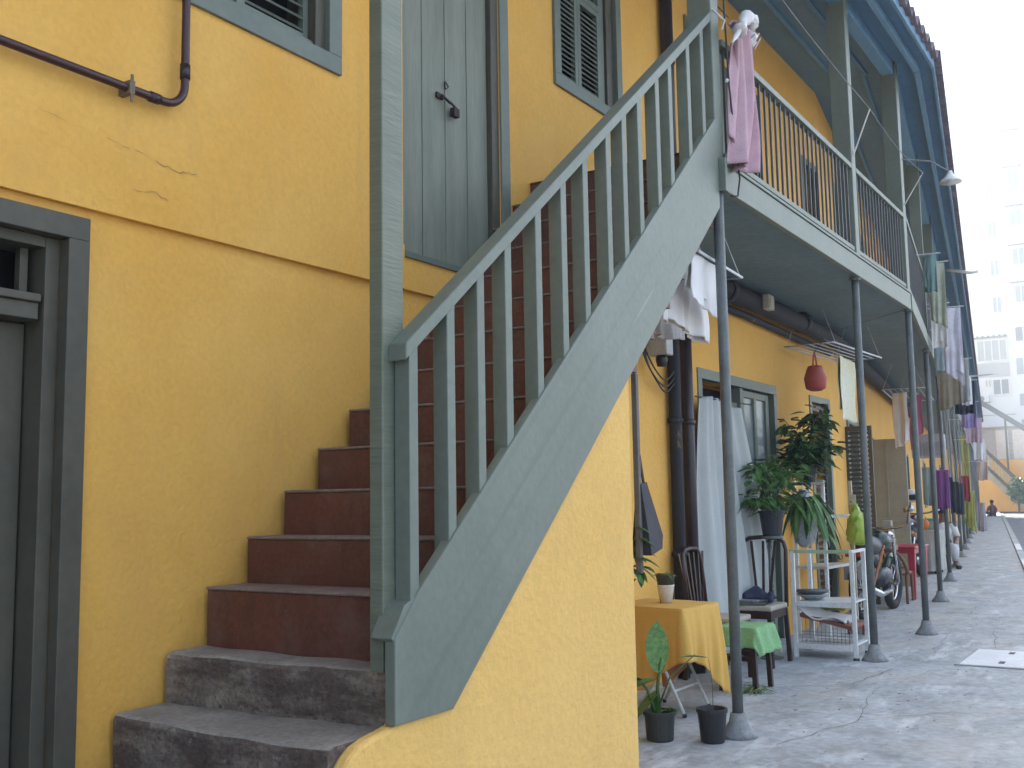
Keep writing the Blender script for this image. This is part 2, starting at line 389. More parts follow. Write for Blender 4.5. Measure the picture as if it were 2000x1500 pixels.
# shallow proud strip and old plaster crack between the storeys
m_ = MB()
pts = [(3.19, 0), (3.6, .007), (4.14, .009), (4.14, 0)]
m_.hexa([(x, YW-d, LEDGE) for x, d in pts], [(x, YW-d, 2.63) for x, d in pts])
m_.build("plaster_band", YEL, house)
m_ = MB()
def wcrack(pts, wd):
    m_ = MB()
    for a, b in zip(pts, pts[1:]):
        n = 6; prev = None
        for i in range(n+1):
            x = a[0]+(b[0]-a[0])*i/n; z = a[1]+(b[1]-a[1])*i/n+random.uniform(-.006, .006)
            if prev:
                h = wd*random.uniform(.3, 1)
                m_.face([(prev[0], YW-.003, prev[1]-h), (x, YW-.003, z-h), (x, YW-.003, z+h), (prev[0], YW-.003, prev[1]+h)])
            prev = (x, z)
    bmesh.ops.remove_doubles(m_.bm, verts=m_.bm.verts, dist=.0015)
    m_.build("plaster_crack", mat("crack_shade", (0.36, 0.22, 0.08), rough=0.95), house)
wcrack([(2.02, 2.72), (2.45, 2.675), (2.62, 2.66)], .0012)
wcrack([(2.60, 2.655), (2.72, 2.64), (2.80, 2.655)], .0025)
wcrack([(2.50, 2.52), (2.60, 2.53), (2.66, 2.51)], .0018)
# wing two wall
def P2(off0):
    return lambda s, d, z: g2(s, off0-d, z)
H2L = []; H2U = []
s = 2.6
k = 0
while s < S_END-3:
    H2L.append((s, s+1.15, 0.0, 2.28))
    H2L.append((s+3.0, s+4.0, 0.95, 2.15))
    H2U.append((s-.2, s+.8, 3.25, 5.2))
    H2U.append((s+2.3, s+3.3, 4.0, 5.2))
    s += 6.3
m_ = MB(); wall_holes(m_, S2W, S_END, -0.02, LEDGE, 0, H2L, .25, P2(W2OFF)); m_.build("wall", YEL, house)
m_ = MB(); wall_holes(m_, S2W, S_END, LEDGE, 6.1, 0, H2U, .25, P2(W2OFF)); m_.build("wall", YEL, house)
# end gable and back mass
m_ = MB(); box2(m_, S_END, S_END+.3, W2OFF, -7, -0.02, 6.1); m_.build("gable_wall", YEL, house)
m_ = MB(); m_.box(-14.3, -14, YW, YW+6, -.02, 6.1); m_.build("gable_wall", YEL, house)

def board_leaf(parent, x0, x1, z0, z1, y, material, n=4, gap=.006, name="leaf"):
    mb = MB(); w_ = (x1-x0)/n
    for i in range(n): mb.box(x0+i*w_+gap/2, x0+(i+1)*w_-gap/2, y, y+.03, z0, z1)
    return mb.build(name, material, parent, .003)
def frame_part(parent, x0, x1, z0, z1, wd, y0, y1, material, sill=True, name="frame"):
    mb = MB()
    mb.box(x0, x0+wd, y0, y1, z0+(wd if sill else 0), z1-wd); mb.box(x1-wd, x1, y0, y1, z0+(wd if sill else 0), z1-wd)
    mb.box(x0, x1, y0, y1, z1-wd, z1)
    if sill: mb.box(x0, x1, y0, y1, z0, z0+wd)
    return mb.build(name, material, parent, .003)
def louvre(parent, x0, x1, z0, z1, y, material, fr=.045, step=.048, name="shutter"):
    mb = MB()
    mb.box(x0, x0+fr, y, y+.035, z0, z1); mb.box(x1-fr, x1, y, y+.035, z0, z1)
    mb.box(x0+fr, x1-fr, y+.001, y+.034, z0, z0+fr); mb.box(x0+fr, x1-fr, y+.001, y+.034, z1-fr, z1)
    z = z0+fr+step/2
    while z < z1-fr-.01:
        mb.obox(((x0+x1)/2, y+.02, z), x1-x0-2*fr+.004, .042, .008, 0, R_(38), 'X'); z += step
    return mb.build(name, material, parent)

# lower door, far left of the picture
d1 = frame_part(house, -1.28, 2.315, -.02, 2.36, .085, YW-.012, YW+.04, DARKW, False, "door"); 
m_ = MB()
m_.box(2.175, 2.232, YW+.041, YW+.20, 0, 2.274); m_.box(-1.1, 2.174, YW+.041, YW+.20, 2.235, 2.275)
m_.build("jamb", DARKW, d1, .003)
m_ = MB(); m_.box(-1.1, 2.16, YW+.05, YW+.19, 1.975, 2.035); m_.box(-1.1, 2.16, YW+.035, YW+.19, 2.036, 2.065)
m_.build("transom", DARKW, d1, .004)
m_ = MB()
for i in range(14): m_.box(2.115-i*.105, 2.145-i*.105, YW+.10, YW+.13, 2.066, 2.234)
m_.build("transom_bars", DARKW, d1)
board_leaf(d1, 1.30, 2.168, 0.03, 1.97, YW+.14, DARKW, 2, .004)
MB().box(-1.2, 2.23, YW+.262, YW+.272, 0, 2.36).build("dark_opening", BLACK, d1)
# upper window left
w1 = frame_part(house, 1.12, 3.656, 3.36, 5.12, .088, YW-.018, YW+.03, WOOD)
m_ = MB(); m_.box(3.502, 3.60, YW+.012, YW+.21, 3.45, 5.03); m_.build("jamb", DARKW, w1, .002)
m_ = MB(); m_.box(3.03, 3.07, YW+.03, YW+.09, 3.448, 5.0); m_.box(1.3, 3.56, YW+.031, YW+.09, 3.449, 3.49)
m_.build("mullion", WOOD, w1, .003)
louvre(w1, 3.075, 3.50, 3.492, 4.9, YW+.06, WOOD, .03, .058)
louvre(w1, 2.55, 3.025, 3.492, 4.9, YW+.045, WOOD, .06, .2)
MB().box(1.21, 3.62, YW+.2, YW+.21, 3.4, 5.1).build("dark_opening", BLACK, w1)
# upper door behind the newel
d2 = MB()
d2.box(5.062, 5.155, YW-.012, YW+.05, 2.60, 5.05)
d2 = d2.build("door", WOOD, house, .003)
MB().box(4.985, 5.061, YW+.006, YW+.21, 2.60, 5.0).build("jamb", DARKW, d2, .002)
board_leaf(d2, 4.14, 4.98, 2.605, 4.99, YW+.035, WOODV, 4, .007)
box_part("sill", WOOD, d2, 4.14, 5.07, YW-.016, YW+.034, 2.568, 2.602)
m_ = MB()
m_.tube([(4.50, YW+.012, 3.545), (4.53, YW+.004, 3.53), (4.57, YW+.004, 3.52)], .008, 6)
m_.tube([(4.57, YW+.004, 3.525), (4.60, YW, 3.51), (4.64, YW+.004, 3.50)], .007, 6)
m_.box(4.585, 4.635, YW-.012, YW+.018, 3.452, 3.50); m_.box(4.47, 4.53, YW+.02, YW+.034, 3.53, 3.56)
m_.build("padlock_and_hasp", mat("rusty_iron", (0.05, 0.035, 0.03), rough=.6, metal=.3), d2)
m_ = MB(); m_.tube([(4.555, YW+.028, 3.60), (4.575, YW+.02, 3.62), (4.555, YW+.028, 3.645), (4.54, YW+.02, 3.62)], .004, 5, True)
m_.build("ring_handle", mat("rusty_iron", (0.05, 0.035, 0.03)), d2)
# window two above the stairs
w2 = frame_part(house, 5.712, 6.69, 4.015, 5.47, .08, YW-.02, YW+.03, WOOD)
louvre(w2, 5.795, 6.09, 4.098, 5.0, YW+.02, WOOD, .04, .036)
louvre(w2, 6.095, 6.42, 4.098, 4.78, YW+.02, WOOD, .04, .036)
m_ = MB(); m_.box(6.425, 6.50, YW+.03, YW+.08, 4.095, 5.39); m_.box(6.095, 6.42, YW+.022, YW+.05, 4.785, 4.83)
m_.build("stile", WOOD, w2, .003)
MB().box(6.10, 6.41, YW+.06, YW+.07, 4.83, 5.3).build("pane", GLASSD, w2)
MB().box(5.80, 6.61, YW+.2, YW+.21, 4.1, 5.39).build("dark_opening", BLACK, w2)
m_ = MB(); m_.box(6.505, 6.615, YW+.012, YW+.2, 4.095, 5.395); m_.build("jamb", DARKW, w2, .002)
w3 = frame_part(house, 7.91, 8.74, 3.95, 5.36, .07, YW-.02, YW+.03, WOOD)
louvre(w3, 7.98, 8.66, 4.03, 5.28, YW+.02, WOOD, .05, .05)
# gallery doors
for a, b, top in ((8.80, 9.72, 5.22), (11.02, 11.62, 5.0)):
    dd = frame_part(house, a-.0, b+.0, 3.262, top, .07, YW-.015, YW+.04, DARKW, False, "door")
    board_leaf(dd, a+.075, b-.075, 3.27, top-.08, YW+.09, DARKW, 3)
# ground floor double door under the gallery
d3 = frame_part(house, 7.93, 9.86, 0.0, 2.37, .085, YW-.012, YW+.05, WOOD, False, "door")
m_ = MB(); m_.box(8.90, 8.97, YW+.0, YW+.10, 0, 2.28); m_.box(8.02, 8.895, YW+.03, YW+.09, 2.10, 2.15)
m_.build("mullion", WOOD, d3, .003)
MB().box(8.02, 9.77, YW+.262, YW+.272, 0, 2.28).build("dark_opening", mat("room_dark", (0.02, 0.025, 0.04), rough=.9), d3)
lf = MB()
for a, b in ((8.98, 9.05), (9.30, 9.36), (9.62, 9.70)): lf.box(a, b, YW+.02, YW+.055, .03, 2.27)
for z in (.03, .75, 1.38, 2.21): lf.box(9.05, 9.30, YW+.021, YW+.054, z, z+.06); lf.box(9.36, 9.62, YW+.021, YW+.054, z, z+.06)
lf = lf.build("leaf", WOOD, d3, .003)
MB().box(9.045, 9.305, YW+.04, YW+.045, 1.44, 2.21).build("pane", mat("milky_pane", (0.22, 0.26, 0.27), rough=.25, bump=0), lf)
MB().box(9.355, 9.625, YW+.04, YW+.045, 1.44, 2.21).build("pane", mat("milky_pane", (0.3, 0.3, 0.3)), lf)
for a, b in ((9.05, 9.30), (9.36, 9.62)):
    lv = MB(); z = .83
    while z < 1.37: lv.obox(((a+b)/2, YW+.035, z), b-a, .04, .008, 0, R_(38), 'X'); z += .05
    z = .12
    while z < .74: lv.obox(((a+b)/2, YW+.035, z), b-a, .04, .008, 0, R_(38), 'X'); z += .05
    lv.build("louvres", WOOD, lf)
d4 = frame_part(house, 10.92, 11.66, 0.0, 2.37, .07, YW-.012, YW+.05, WOOD, False, "door")
louvre(d4, 10.99, 11.59, .05, 2.28, YW+.03, DARKW, .06, .07, "leaf")
# wing two doors and windows
for i, (a, b, c, d) in enumerate(H2L):
    mb = MB(); o = W2OFF+.012
    if c == 0:
        box2(mb, a-.0, a+.08, W2OFF+.02, W2OFF-.10, 0, d); box2(mb, b-.08, b, W2OFF+.02, W2OFF-.10, 0, d); box2(mb, a+.08, b-.08, W2OFF+.02, W2OFF-.10, d-.08, d)
        dd = mb.build("door", WOOD, house, .003)
        mb = MB(); box2(mb, a+.08, b-.08, W2OFF-.08, W2OFF-.11, 0.02, d-.08); mb.build("leaf", DARKW, dd)
    else:
        box2(mb, a, a+.06, W2OFF+.02, W2OFF-.08, c, d); box2(mb, b-.06, b, W2OFF+.02, W2OFF-.08, c, d)
        box2(mb, a+.06, b-.06, W2OFF+.02, W2OFF-.08, d-.06, d); box2(mb, a+.06, b-.06, W2OFF+.02, W2OFF-.08, c, c+.06); box2(mb, (a+b)/2-.03, (a+b)/2+.03, W2OFF, W2OFF-.06, c+.06, d-.06)
        dd = mb.build("window", WOOD, house, .003)
        mb = MB(); box2(mb, a+.06, b-.06, W2OFF-.07, W2OFF-.08, c+.06, d-.06); mb.build("pane", GLASSD, dd)
for i, (a, b, c, d) in enumerate(H2U):
    mb = MB()
    box2(mb, a, a+.07, W2OFF+.02, W2OFF-.08, c, d); box2(mb, b-.07, b, W2OFF+.02, W2OFF-.08, c, d); box2(mb, a+.07, b-.07, W2OFF+.02, W2OFF-.08, d-.07, d)
    dd = mb.build("door" if c < 3.5 else "window", WOOD, house)
    mb = MB(); box2(mb, a+.07, b-.07, W2OFF-.07, W2OFF-.09, c, d-.07); mb.build("leaf" if c < 3.5 else "shutter", DARKW, dd)

# gallery ceiling and roof
ZC, ZE = 5.62, 5.53
m_ = MB()
m_.hexa([(-14, YS-.02, ZC), (C3.x, YS-.02, ZC), (CW.x, YW, 5.92), (-14, YW, 5.92)], [(-14, YS-.02, ZC+.02), (C3.x, YS-.02, ZC+.02), (CW.x, YW, 5.94), (-14, YW, 5.94)])
m_.hexa([g2(0, 0.0, ZC), g2(S_END, 0.0, ZC), g2(S_END, W2OFF, 5.92), g2(S2W, W2OFF, 5.92)], [g2(0, 0.0, ZC+.02), g2(S_END, 0.0, ZC+.02), g2(S_END, W2OFF, 5.94), g2(S2W, W2OFF, 5.94)])
# soffit under the eave
EC = V((10.655, 1.835))
m_.hexa([(-14, 1.86, ZE+.02), (EC.x, EC.y, ZE+.02), (C3.x, YS-.02, ZC), (-14, YS-.02, ZC)], [(-14, 1.86, ZE+.04), (EC.x, EC.y, ZE+.04), (C3.x, YS-.02, ZC+.02), (-14, YS-.02, ZC+.02)])
m_.hexa([(EC.x, EC.y, ZE+.02), g2(S_END, .335, ZE+.02), g2(S_END, 0, ZC), g2(0, 0, ZC)], [(EC.x, EC.y, ZE+.04), g2(S_END, .335, ZE+.04), g2(S_END, 0, ZC+.02), g2(0, 0, ZC+.02)])
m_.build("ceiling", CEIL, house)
m_ = MB()   # joist lines of the ceiling
for y in (2.55, 2.92):
    z = ZC+(5.92-ZC)*(y-YS)/(YW-YS)
    m_.box(-14, C3.x+(y-YS)*.9, y-.02, y+.02, z-.03, z+.0)
for off in (-.36, -.70):
    z = ZC+(5.92-ZC)*(-off)/.97
    box2(m_, -off*.9, S_END, off+.02, off-.02, z-.03, z)
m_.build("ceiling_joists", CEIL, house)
m_ = MB()
def tiles(P, a, b, period=.22, amp=.045):
    n = int((b-a)/period*8)
    rows = [(0.0, .0), (.30, .09), (2.2, .7), (6.5, 2.3)]
    for hgt in (0, .045):
        g_ = []
        for i in range(n+1):
            s_ = a+(b-a)*i/n; wv = amp*math.cos(6.2832*(b-a)/period*i/n)
            g_.append([m_.bm.verts.new(P(s_, d, ZE+.085+z+wv-hgt)) for d, z in rows])
        for i in range(n):
            for j in range(len(rows)-1): m_.bm.faces.new((g_[i][j], g_[i+1][j], g_[i+1][j+1], g_[i][j+1]))
        if hgt == 0: top = [r_[0] for r_ in g_]
        else:
            for i in range(n): m_.bm.faces.new((top[i], top[i+1], g_[i+1][0], g_[i][0]))
tiles(lambda s_, d, z: V((s_ - d*.07*(1 if s_ > 10 else 0), 1.77+d, z)), -14, 10.70)
tiles(lambda s_, d, z: g2(s_+d*.07, .41-d, z), -.02, S_END+.4)
m_.build("roof", TERR, house, smooth=True)
m_ = MB()   # gutter board and eave beams
m_.bar((-14, 1.84, ZE+.005), (EC.x, EC.y-.0, ZE+.005), .03, .09)
a, b = g2(.02, .33, ZE+.005), g2(S_END, .33, ZE+.005); m_.bar(a, b, .03, .09)
m_.bar((-14, 1.99, ZE-.01), (10.64, 1.99, ZE-.01), .05, .07)
a, b = g2(.02, .18, ZE-.01), g2(S_END, .18, ZE-.01); m_.bar(a, b, .05, .07)
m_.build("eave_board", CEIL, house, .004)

# ------------------------------------------------------------------ gallery
def RX(x): return x
BAL = mat("backlit_dark_baluster", (0.075, 0.085, 0.085), (0.055, 0.06, 0.065), rough=.5)  # bars stand backlit; that shade is put into this dark colour
gal = thing("gallery", "near wooden gallery with grey-green fascia, posts and close-set balusters", "balcony", (8, 2.5, 3.2))
m_ = MB()
m_.hexa([(5.55, YS+.03, 3.12), (C3.x, YS+.03, 3.12), (CW.x, YW-.002, 3.12), (5.55, YW-.002, 3.12)], [(5.55, YS+.03, 3.262), (C3.x, YS+.03, 3.262), (CW.x, YW-.002, 3.262), (5.55, YW-.002, 3.262)])
m_.build("floor_slab", SLABU, gal)
m_ = MB(); m_.box(5.70, C3.x+.003, YS-.012, YS+.028, 3.105, 3.262); m_.build("fascia_beam", WOOD, gal, .004)
m_ = MB(); m_.box(5.665, 5.698, YS-.04, YS+.16, 3.085, 3.285); m_.build("beam_end_cap", WOOD, gal, .003)
m_ = MB(); m_.box(5.72, C3.x+.004, YS-.02, YS+.03, 3.266, 3.286); m_.build("floor_lip", WOOD, gal, .003)
m_ = MB(); m_.box(5.80, 8.69, YS-.0, YS+.06, 4.02, 4.062); m_.box(8.83, C3.x-.04, YS-.0, YS+.06, 4.02, 4.062); m_.build("handrail", WOOD, gal, .004)
m_ = MB(); m_.box(5.80, 8.69, YS+.01, YS+.04, 3.32, 3.355); m_.box(8.83, C3.x-.04, YS+.01, YS+.04, 3.32, 3.355); m_.build("bottom_rail", WOOD, gal, .003)
x = 5.87
while x < C3.x-.08:
    if not 8.62 < x < 8.90: MB().box(x-.007, x+.007, YS+.018, YS+.032, 3.355, 4.02).build("baluster", BAL, gal)
    x += .105
for x in (5.69, 8.76, 10.63):
    MB().box(x-.06, x+.06, YS+.0, YS+.15, 3.287, ZC-.0).build("post", WOOD, gal, .006)
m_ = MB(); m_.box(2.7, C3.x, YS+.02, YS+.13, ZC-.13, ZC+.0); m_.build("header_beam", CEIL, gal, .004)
gal2 = thing("gallery", "far wooden gallery running down the alley behind hanging clothes", "balcony", (18, 3.2, 3.2))
m_ = MB(); m_.hexa([g2(0.02, -.03, 3.12), g2(S_END, -.03, 3.12), g2(S_END, W2OFF+.002, 3.12), g2(S2W+.02, W2OFF+.002, 3.12)], [g2(0.02, -.03, 3.262), g2(S_END, -.03, 3.262), g2(S_END, W2OFF+.002, 3.262), g2(S2W+.02, W2OFF+.002, 3.262)])
m_.build("floor_slab", SLABU, gal2)
m_ = MB(); box2(m_, .004, S_END, .012, -.028, 3.105, 3.262); m_.build("fascia_beam", WOOD, gal2, .004)
m_ = MB(); box2(m_, .06, S_END, 0, -.06, 4.02, 4.062); box2(m_, .06, S_END, -.01, -.04, 3.32, 3.355); m_.build("handrail", WOOD, gal2)
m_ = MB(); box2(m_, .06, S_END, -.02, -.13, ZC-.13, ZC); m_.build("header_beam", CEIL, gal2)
s = .2; cnt = 0; rest = MB()
while s < 40:
    if cnt < 60: mb = MB(); box2(mb, s-.011, s+.011, -.014, -.036, 3.355, 4.02); mb.build("baluster", BAL, gal2)
    else: box2(rest, s-.011, s+.011, -.014, -.036, 3.355, 4.02)
    cnt += 1; s += .12
o = rest.build("far_balusters", WOOD, gal2); o["kind"] = "stuff"
for k in range(1, 19):
    mb = MB(); box2(mb, 3.25*k-.06, 3.25*k+.06, -.0, -.13, 3.265, ZC); mb.build("post", WOOD, gal2)

# support poles with their cement feet
def pole_at(x, y, label, first=[None], foot=(.085, .13)):
    t = thing("support_pole", label, "pole", (x, y, 0), "thin steel poles holding up the gallery")
    mb = MB(); mb.tube([(x, y, 0.03), (x+.01, y+.003, 1.6), (x, y, 3.108)], .031, 12); mb.build("shaft", POLE, t, smooth=True)
    mb = MB(); mb.lathe([(foot[0]*1.25, 0), (foot[0]*1.05, .03), (foot[0]*.62, foot[1]*.6), (.042, foot[1])], (x, y, 0), 14); mb.build("cement_foot", CEMENT, t, smooth=True)
    mb = MB(); mb.lathe([(.05, 3.085), (.05, 3.104)], (x, y, 0), 8); mb.build("top_plate", POLE, t)
pole_at(5.70, 2.20, "steel support pole nearest the camera, beside the black flower bucket")
pole_at(8.76, 2.215, "steel support pole just right of the white metal rack")
pole_at(10.60, 2.19, "steel support pole under the bend of the gallery, right of the red table")
words = ["first steel support pole past the bend of the gallery", "second steel support pole past the bend, left of the yellow ball", "third steel support pole past the bend, beside a person in white"]
for k in range(1, 17):
    p = g2(3.25*k, -.04, 0)
    n_ = ["fourth", "fifth", "sixth", "seventh", "eighth", "ninth", "tenth", "eleventh", "twelfth", "thirteenth", "fourteenth", "fifteenth", "sixteenth"]
    pole_at(p.x, p.y, words[k-1] if k <= 3 else n_[k-4]+" steel support pole past the bend, counting away down the alley")

# ------------------------------------------------------------------ the staircase
st = thing("staircase", "outdoor stair with maroon risers, worn concrete bottom steps and grey-green wooden banister", "staircase", (3, 2.7, 0))
YI = 2.216
for k in range(2, 15):
    x0 = 2.891+.2086*(k-2); zt = 1.0+.189*(k-2); x1 = x0+.2086+.03 if k < 14 else 5.66
    mb = MB(); mb.box(x0, x1, YI, YW-.001, zt-.40 if k > 4 else .3, zt-.012)
    r_ = mb.build("step", MAROON, st, .004)
    mb = MB(); mb.box(x0-.008, x1 if k == 14 else x0+.2086-.001, YI, YW-.002, zt-.012, zt)
    mb.build("tread", TREAD if k < 14 else MAROON, r_, .006)
def worn_step(x0a, x0b, x1, zt, z0, wav, yr=YI, name="step"):
    """rough concrete step: front edge runs skew from x0a at the wall to x0b at the street side"""
    mb = MB(); ny, n = 26, 10
    def fx(t): return x0a+(x0b-x0a)*t+wav*math.sin(t*5.2+1)+.0018*math.sin(t*31)+.0012*math.sin(t*57)
    def fz(t): return zt-.007*math.sin(t*3.14)-.0025*math.sin(t*17)
    prof = [(0.012, z0), (0.004, z0+.3*(zt-z0)), (0, zt-.05), (.002, zt-.022), (.010, zt-.008), (.026, zt-.001)]
    g_ = []
    for i in range(ny+1):
        t = i/ny; y = YW-.001+(yr-YW)*t
        row = [(fx(t)+dx+random.uniform(-.002, .002), y, z+(fz(t)-zt if z > zt-.1 else 0)) for dx, z in prof]
        row += [(x1, y, fz(t)+.002), (x1, y, z0)]
        g_.append([mb.bm.verts.new(p) for p in row])
    for i in range(ny):
        for j in range(len(g_[0])-1): mb.bm.faces.new((g_[i][j], g_[i+1][j], g_[i+1][j+1], g_[i][j+1]))
    for e in (g_[0], g_[-1]): mb.bm.faces.new(e)
    o = mb.build(name, CONC, st, smooth=False)
    o.data.materials.append(CONC_TOP)
    for p in o.data.polygons:
        if p.normal.z > .8: p.material_index = 1
    return o
worn_step(2.692, 2.765, 3.05, .772, .55, .005)
worn_step(2.462, 2.43, 2.9, .585, .36, .007, 2.238)
worn_step(2.25, 2.20, 2.7, .39, .16, .012, 2.20)
worn_step(2.04, 1.82, 2.6, .195, -.02, .012, 1.96)
# yellow wall under the flight
def stz(x): return .614+.89*(x-2.986)
mb = MB()
top = [(4.44, stz(4.44)+.25), (3.1, stz(3.1)+.2), (2.75, .66), (2.69, .612), (2.64, .603), (2.57, .594), (2.515, .578), (2.475, .553), (2.445, .52), (2.42, .47), (2.40, .40), (2.388, .30), (2.38, .15), (2.375, -.02)]
mb.prism([(4.435, -.02)]+top, YS+.012, 2.240)
mb.build("support_wall", YEL2, st, .014)
mb = MB(); mb.prism([(3.15, -.02), (4.43, -.02), (4.43, stz(4.43)+.35), (3.15, stz(3.15)+.05)], 2.245, YW-.002); mb.build("stair_core", YEL2, st)
# flight soffit
mb = MB(); mb.prism([(4.43, stz(4.43)-.02+.1), (5.66, stz(5.66)+.02), (5.66, stz(5.66)+.10), (4.43, stz(4.43)+.18)], 2.22, YW-.003); mb.build("flight_soffit", SLABU, st)
# stringer
def sto(x): return 1.033+.878*(x-2.806)
mb = MB()
mb.prism([(2.671, .613), (2.986, .614), (4.44, stz(4.44)), (5.655, 2.985), (5.655, sto(5.655)), (2.80, sto(2.80)), (2.671, .885)], YS-.003, YS+.040)
mb.build("stringer", STRG, st, .004)
mb = MB(); mb.prism([(2.658, .886), (2.672, .874), (2.80, .994), (2.79, 1.01), (2.725, .985)], YS+.001, YS+.09); mb.build("cleat", WOOD, st, .003)
# newel post
mb = MB(); mb.box(2.703, 2.817, 2.246, 2.304, .768, ZC); mb.build("newel_post", NEWEL, st, .005)
# handrail
def hr(x): return 1.817+.8015*(x-2.767)
mb = MB(); mb.prism([(2.735, hr(2.735)), (5.62, hr(5.62)), (5.62, hr(5.62)+.058), (2.735, hr(2.735)+.058)], YS-.004, YS+.074); mb.build("handrail", WOOD, st, .005)
for x in (2.785, 2.998, 3.191, 3.388, 3.617, 3.838, 4.036, 4.269, 4.444, 4.623, 4.840, 5.016, 5.270, 5.477):
    x += random.uniform(-.004, .004)
    mb = MB(); mb.hexa([(x-.024, YS+.004, sto(x)-.10), (x+.024, YS+.004, sto(x)-.10), (x+.024, YS+.068, sto(x)-.10), (x-.024, YS+.068, sto(x)-.10)],
                       [(x-.024, YS+.004, hr(x-.024)), (x+.024, YS+.004, hr(x+.024)), (x+.024, YS+.068, hr(x+.024)), (x-.024, YS+.068, hr(x-.024))])
    # foot of each board stands behind the stringer face
    for vv in mb.bm.verts:
        if vv.co.y < YS+.01 and vv.co.z < hr(x)-.2: pass
    mb.build("baluster", WOOD, st, .003)

# ------------------------------------------------------------------ pipes and fittings on the house
t = thing("gas_pipe", "thin maroon pipe bent at a right angle on the yellow wall, top left", "pipe", (2.6, YW, 2.9))
mb = MB(); y = YW-.045
arc = [(2.60+.098*math.sin(a), y, 2.985-.098*math.cos(a)) for a in [i*math.pi/16 for i in range(9)]]
mb.tube([(-3, y, 2.89), (2.3, y, 2.887), (2.52, y, 2.887)]+arc+[(2.698, y, 3.2), (2.698, y, 5.4)], .0165, 12)
mb.build("pipe", mat("maroon_pipe_paint", (0.06, 0.02, 0.022), (0.04, 0.015, 0.017), rough=.35), t, smooth=True)
MB().tube([(2.53, y, 2.887), (2.575, y, 2.887)], .021, 10).build("coupling", DPIPE, t, smooth=True)
mb = MB(); mb.tube([(2.698, y, 3.01), (2.698, y, 3.07)], .021, 10)
mb.build("coupling", DPIPE, t, smooth=True)
mb = MB(); mb.box(2.425, 2.447, y-.024, YW, 2.862, 2.912); mb.tube([(2.436, y-.02, 2.83), (2.436, y-.02, 2.935)], .006, 6); mb.build("clamp", mat("rusty_clamp", (0.22, 0.17, 0.11), rough=.7), t)
def vpipe(x, y, r, z0, z1, material, label, clamps=(), group=None):
    t = thing("drain_pipe", label, "pipe", (x, y, z0), group)
    MB().tube([(x, y, z0), (x, y, z1)], r, 14).build("pipe", material, t, smooth=True)
    for z in clamps:
        MB().lathe([(r+.006, z-.02), (r+.012, z-.01), (r+.012, z+.01), (r+.006, z+.02)], (x, y, 0), 14).build("collar", material, t, smooth=True)
    return t
vpipe(7.42, 3.24, .05, 3.26, 5.9, DPIPE, "dark brown drain pipe on the upper wall, left of the gallery post", (4.75,))
vpipe(7.34, 3.24, .048, 0.0, 3.11, DPIPE2, "paint-spattered dark drain pipe below the hanging white cloths, left one of two", (1.9, .9))
vpipe(7.58, 3.24, .048, 0.0, 3.11, DPIPE, "dark drain pipe beside the grey door frame, right one of two", (1.9,))
t = thing("sewer_pipe", "fat dark pipe running under the gallery floor along the wall", "pipe", (8, 3.15, 3.03))
MB().tube([(6.2, 3.12, 3.03), (9.6, 3.12, 3.02), (11.2, 3.12, 2.99), (11.75, 3.17, 2.98)]+[tuple(g2(s_, W2OFF+.14, 2.98)) for s_ in (2, 6, 14)], .085, 12).build("pipe", DPIPE2, t, smooth=True)
MB().tube([(6.2, 3.24, 2.94), (9.0, 3.24, 2.93), (10.5, 3.25, 2.90), (11.6, 3.25, 2.88)], .035, 8).build("conduit", DPIPE2, t, smooth=True)
for x_ in (8.2, 10.2): MB().lathe([(.1, -.04), (.108, -.02), (.108, .02), (.1, .04)], (x_, 3.12, 3.025), 12, 'X').build("coupling", DPIPE2, t)
t = thing("junction_box", "small cream junction box on the pipes under the gallery", "box", (8.9, 3.0, 3.0))
mb = MB(); mb.box(8.84, 8.98, 2.98, 3.04, 2.95, 3.08); mb.build("housing", mat("cream_plastic", (0.45, 0.42, 0.34)), t, .006)
MB().box(8.86, 8.96, 2.972, 2.979, 2.965, 3.065).build("cover", mat("cream_plastic", (0.45, 0.42, 0.34)), t, .003)
t = thing("meter_box", "grey electricity box with looped black cables beside the stair stringer", "meter", (7.0, 3.2, 2.5))
mb = MB(); mb.box(6.98, 7.10, 3.13, 3.29, 2.36, 2.56); mb.build("housing", mat("grey_enamel", (0.42, 0.43, 0.42), (0.33, 0.34, 0.33), rough=.5), t, .01)
mb = MB(); mb.lathe([(.035, -.08), (.045, -.03), (.04, 0)], (7.04, 3.2, 2.36), 12); mb.build("socket", BLKP, t, smooth=True)
for dx, dz in ((0, 0), (.05, -.04), (.02, .05)):
    mb = MB(); mb.tube(curve3([(6.78+dx, 3.26, 2.52), (6.83+dx, 3.24, 2.34+dz), (6.95+dx, 3.22, 2.20+dz), (7.14, 3.22, 2.14+dz), (7.30, 3.22, 2.22+dz)]), .007, 6); mb.build("cable", BLKP, t, smooth=True)
# strip of board with the dark bag, just past the edge of the stair wall
t = thing("wall_strip", "narrow weathered grey batten hanging behind the edge of the stair wall", "batten", (5.03, 2.45, .93))
MB().bar((5.034, 2.45, .93), (5.036, 2.45, 1.98), .03, .03).build("batten", mat("weathered_batten", (0.17, 0.16, 0.15), rough=.8), t, .003)
MB().bar((5.036, 2.45, 1.98), (5.037, 2.40, 3.12), .018, .018).build("hanger", mat("weathered_batten", (0.17, 0.16, 0.15)), t)
t = thing("shopping_bag", "dark grey fabric bag hanging beside the stair wall", "bag", (5.1, 2.44, 1.2))
mb = MB(); mb.hexa([(5.06, 2.39, 1.02), (5.215, 2.40, 1.05), (5.215, 2.50, 1.05), (5.06, 2.51, 1.02)], [(5.035, 2.43, 1.395), (5.12, 2.435, 1.405), (5.12, 2.46, 1.405), (5.035, 2.46, 1.395)])
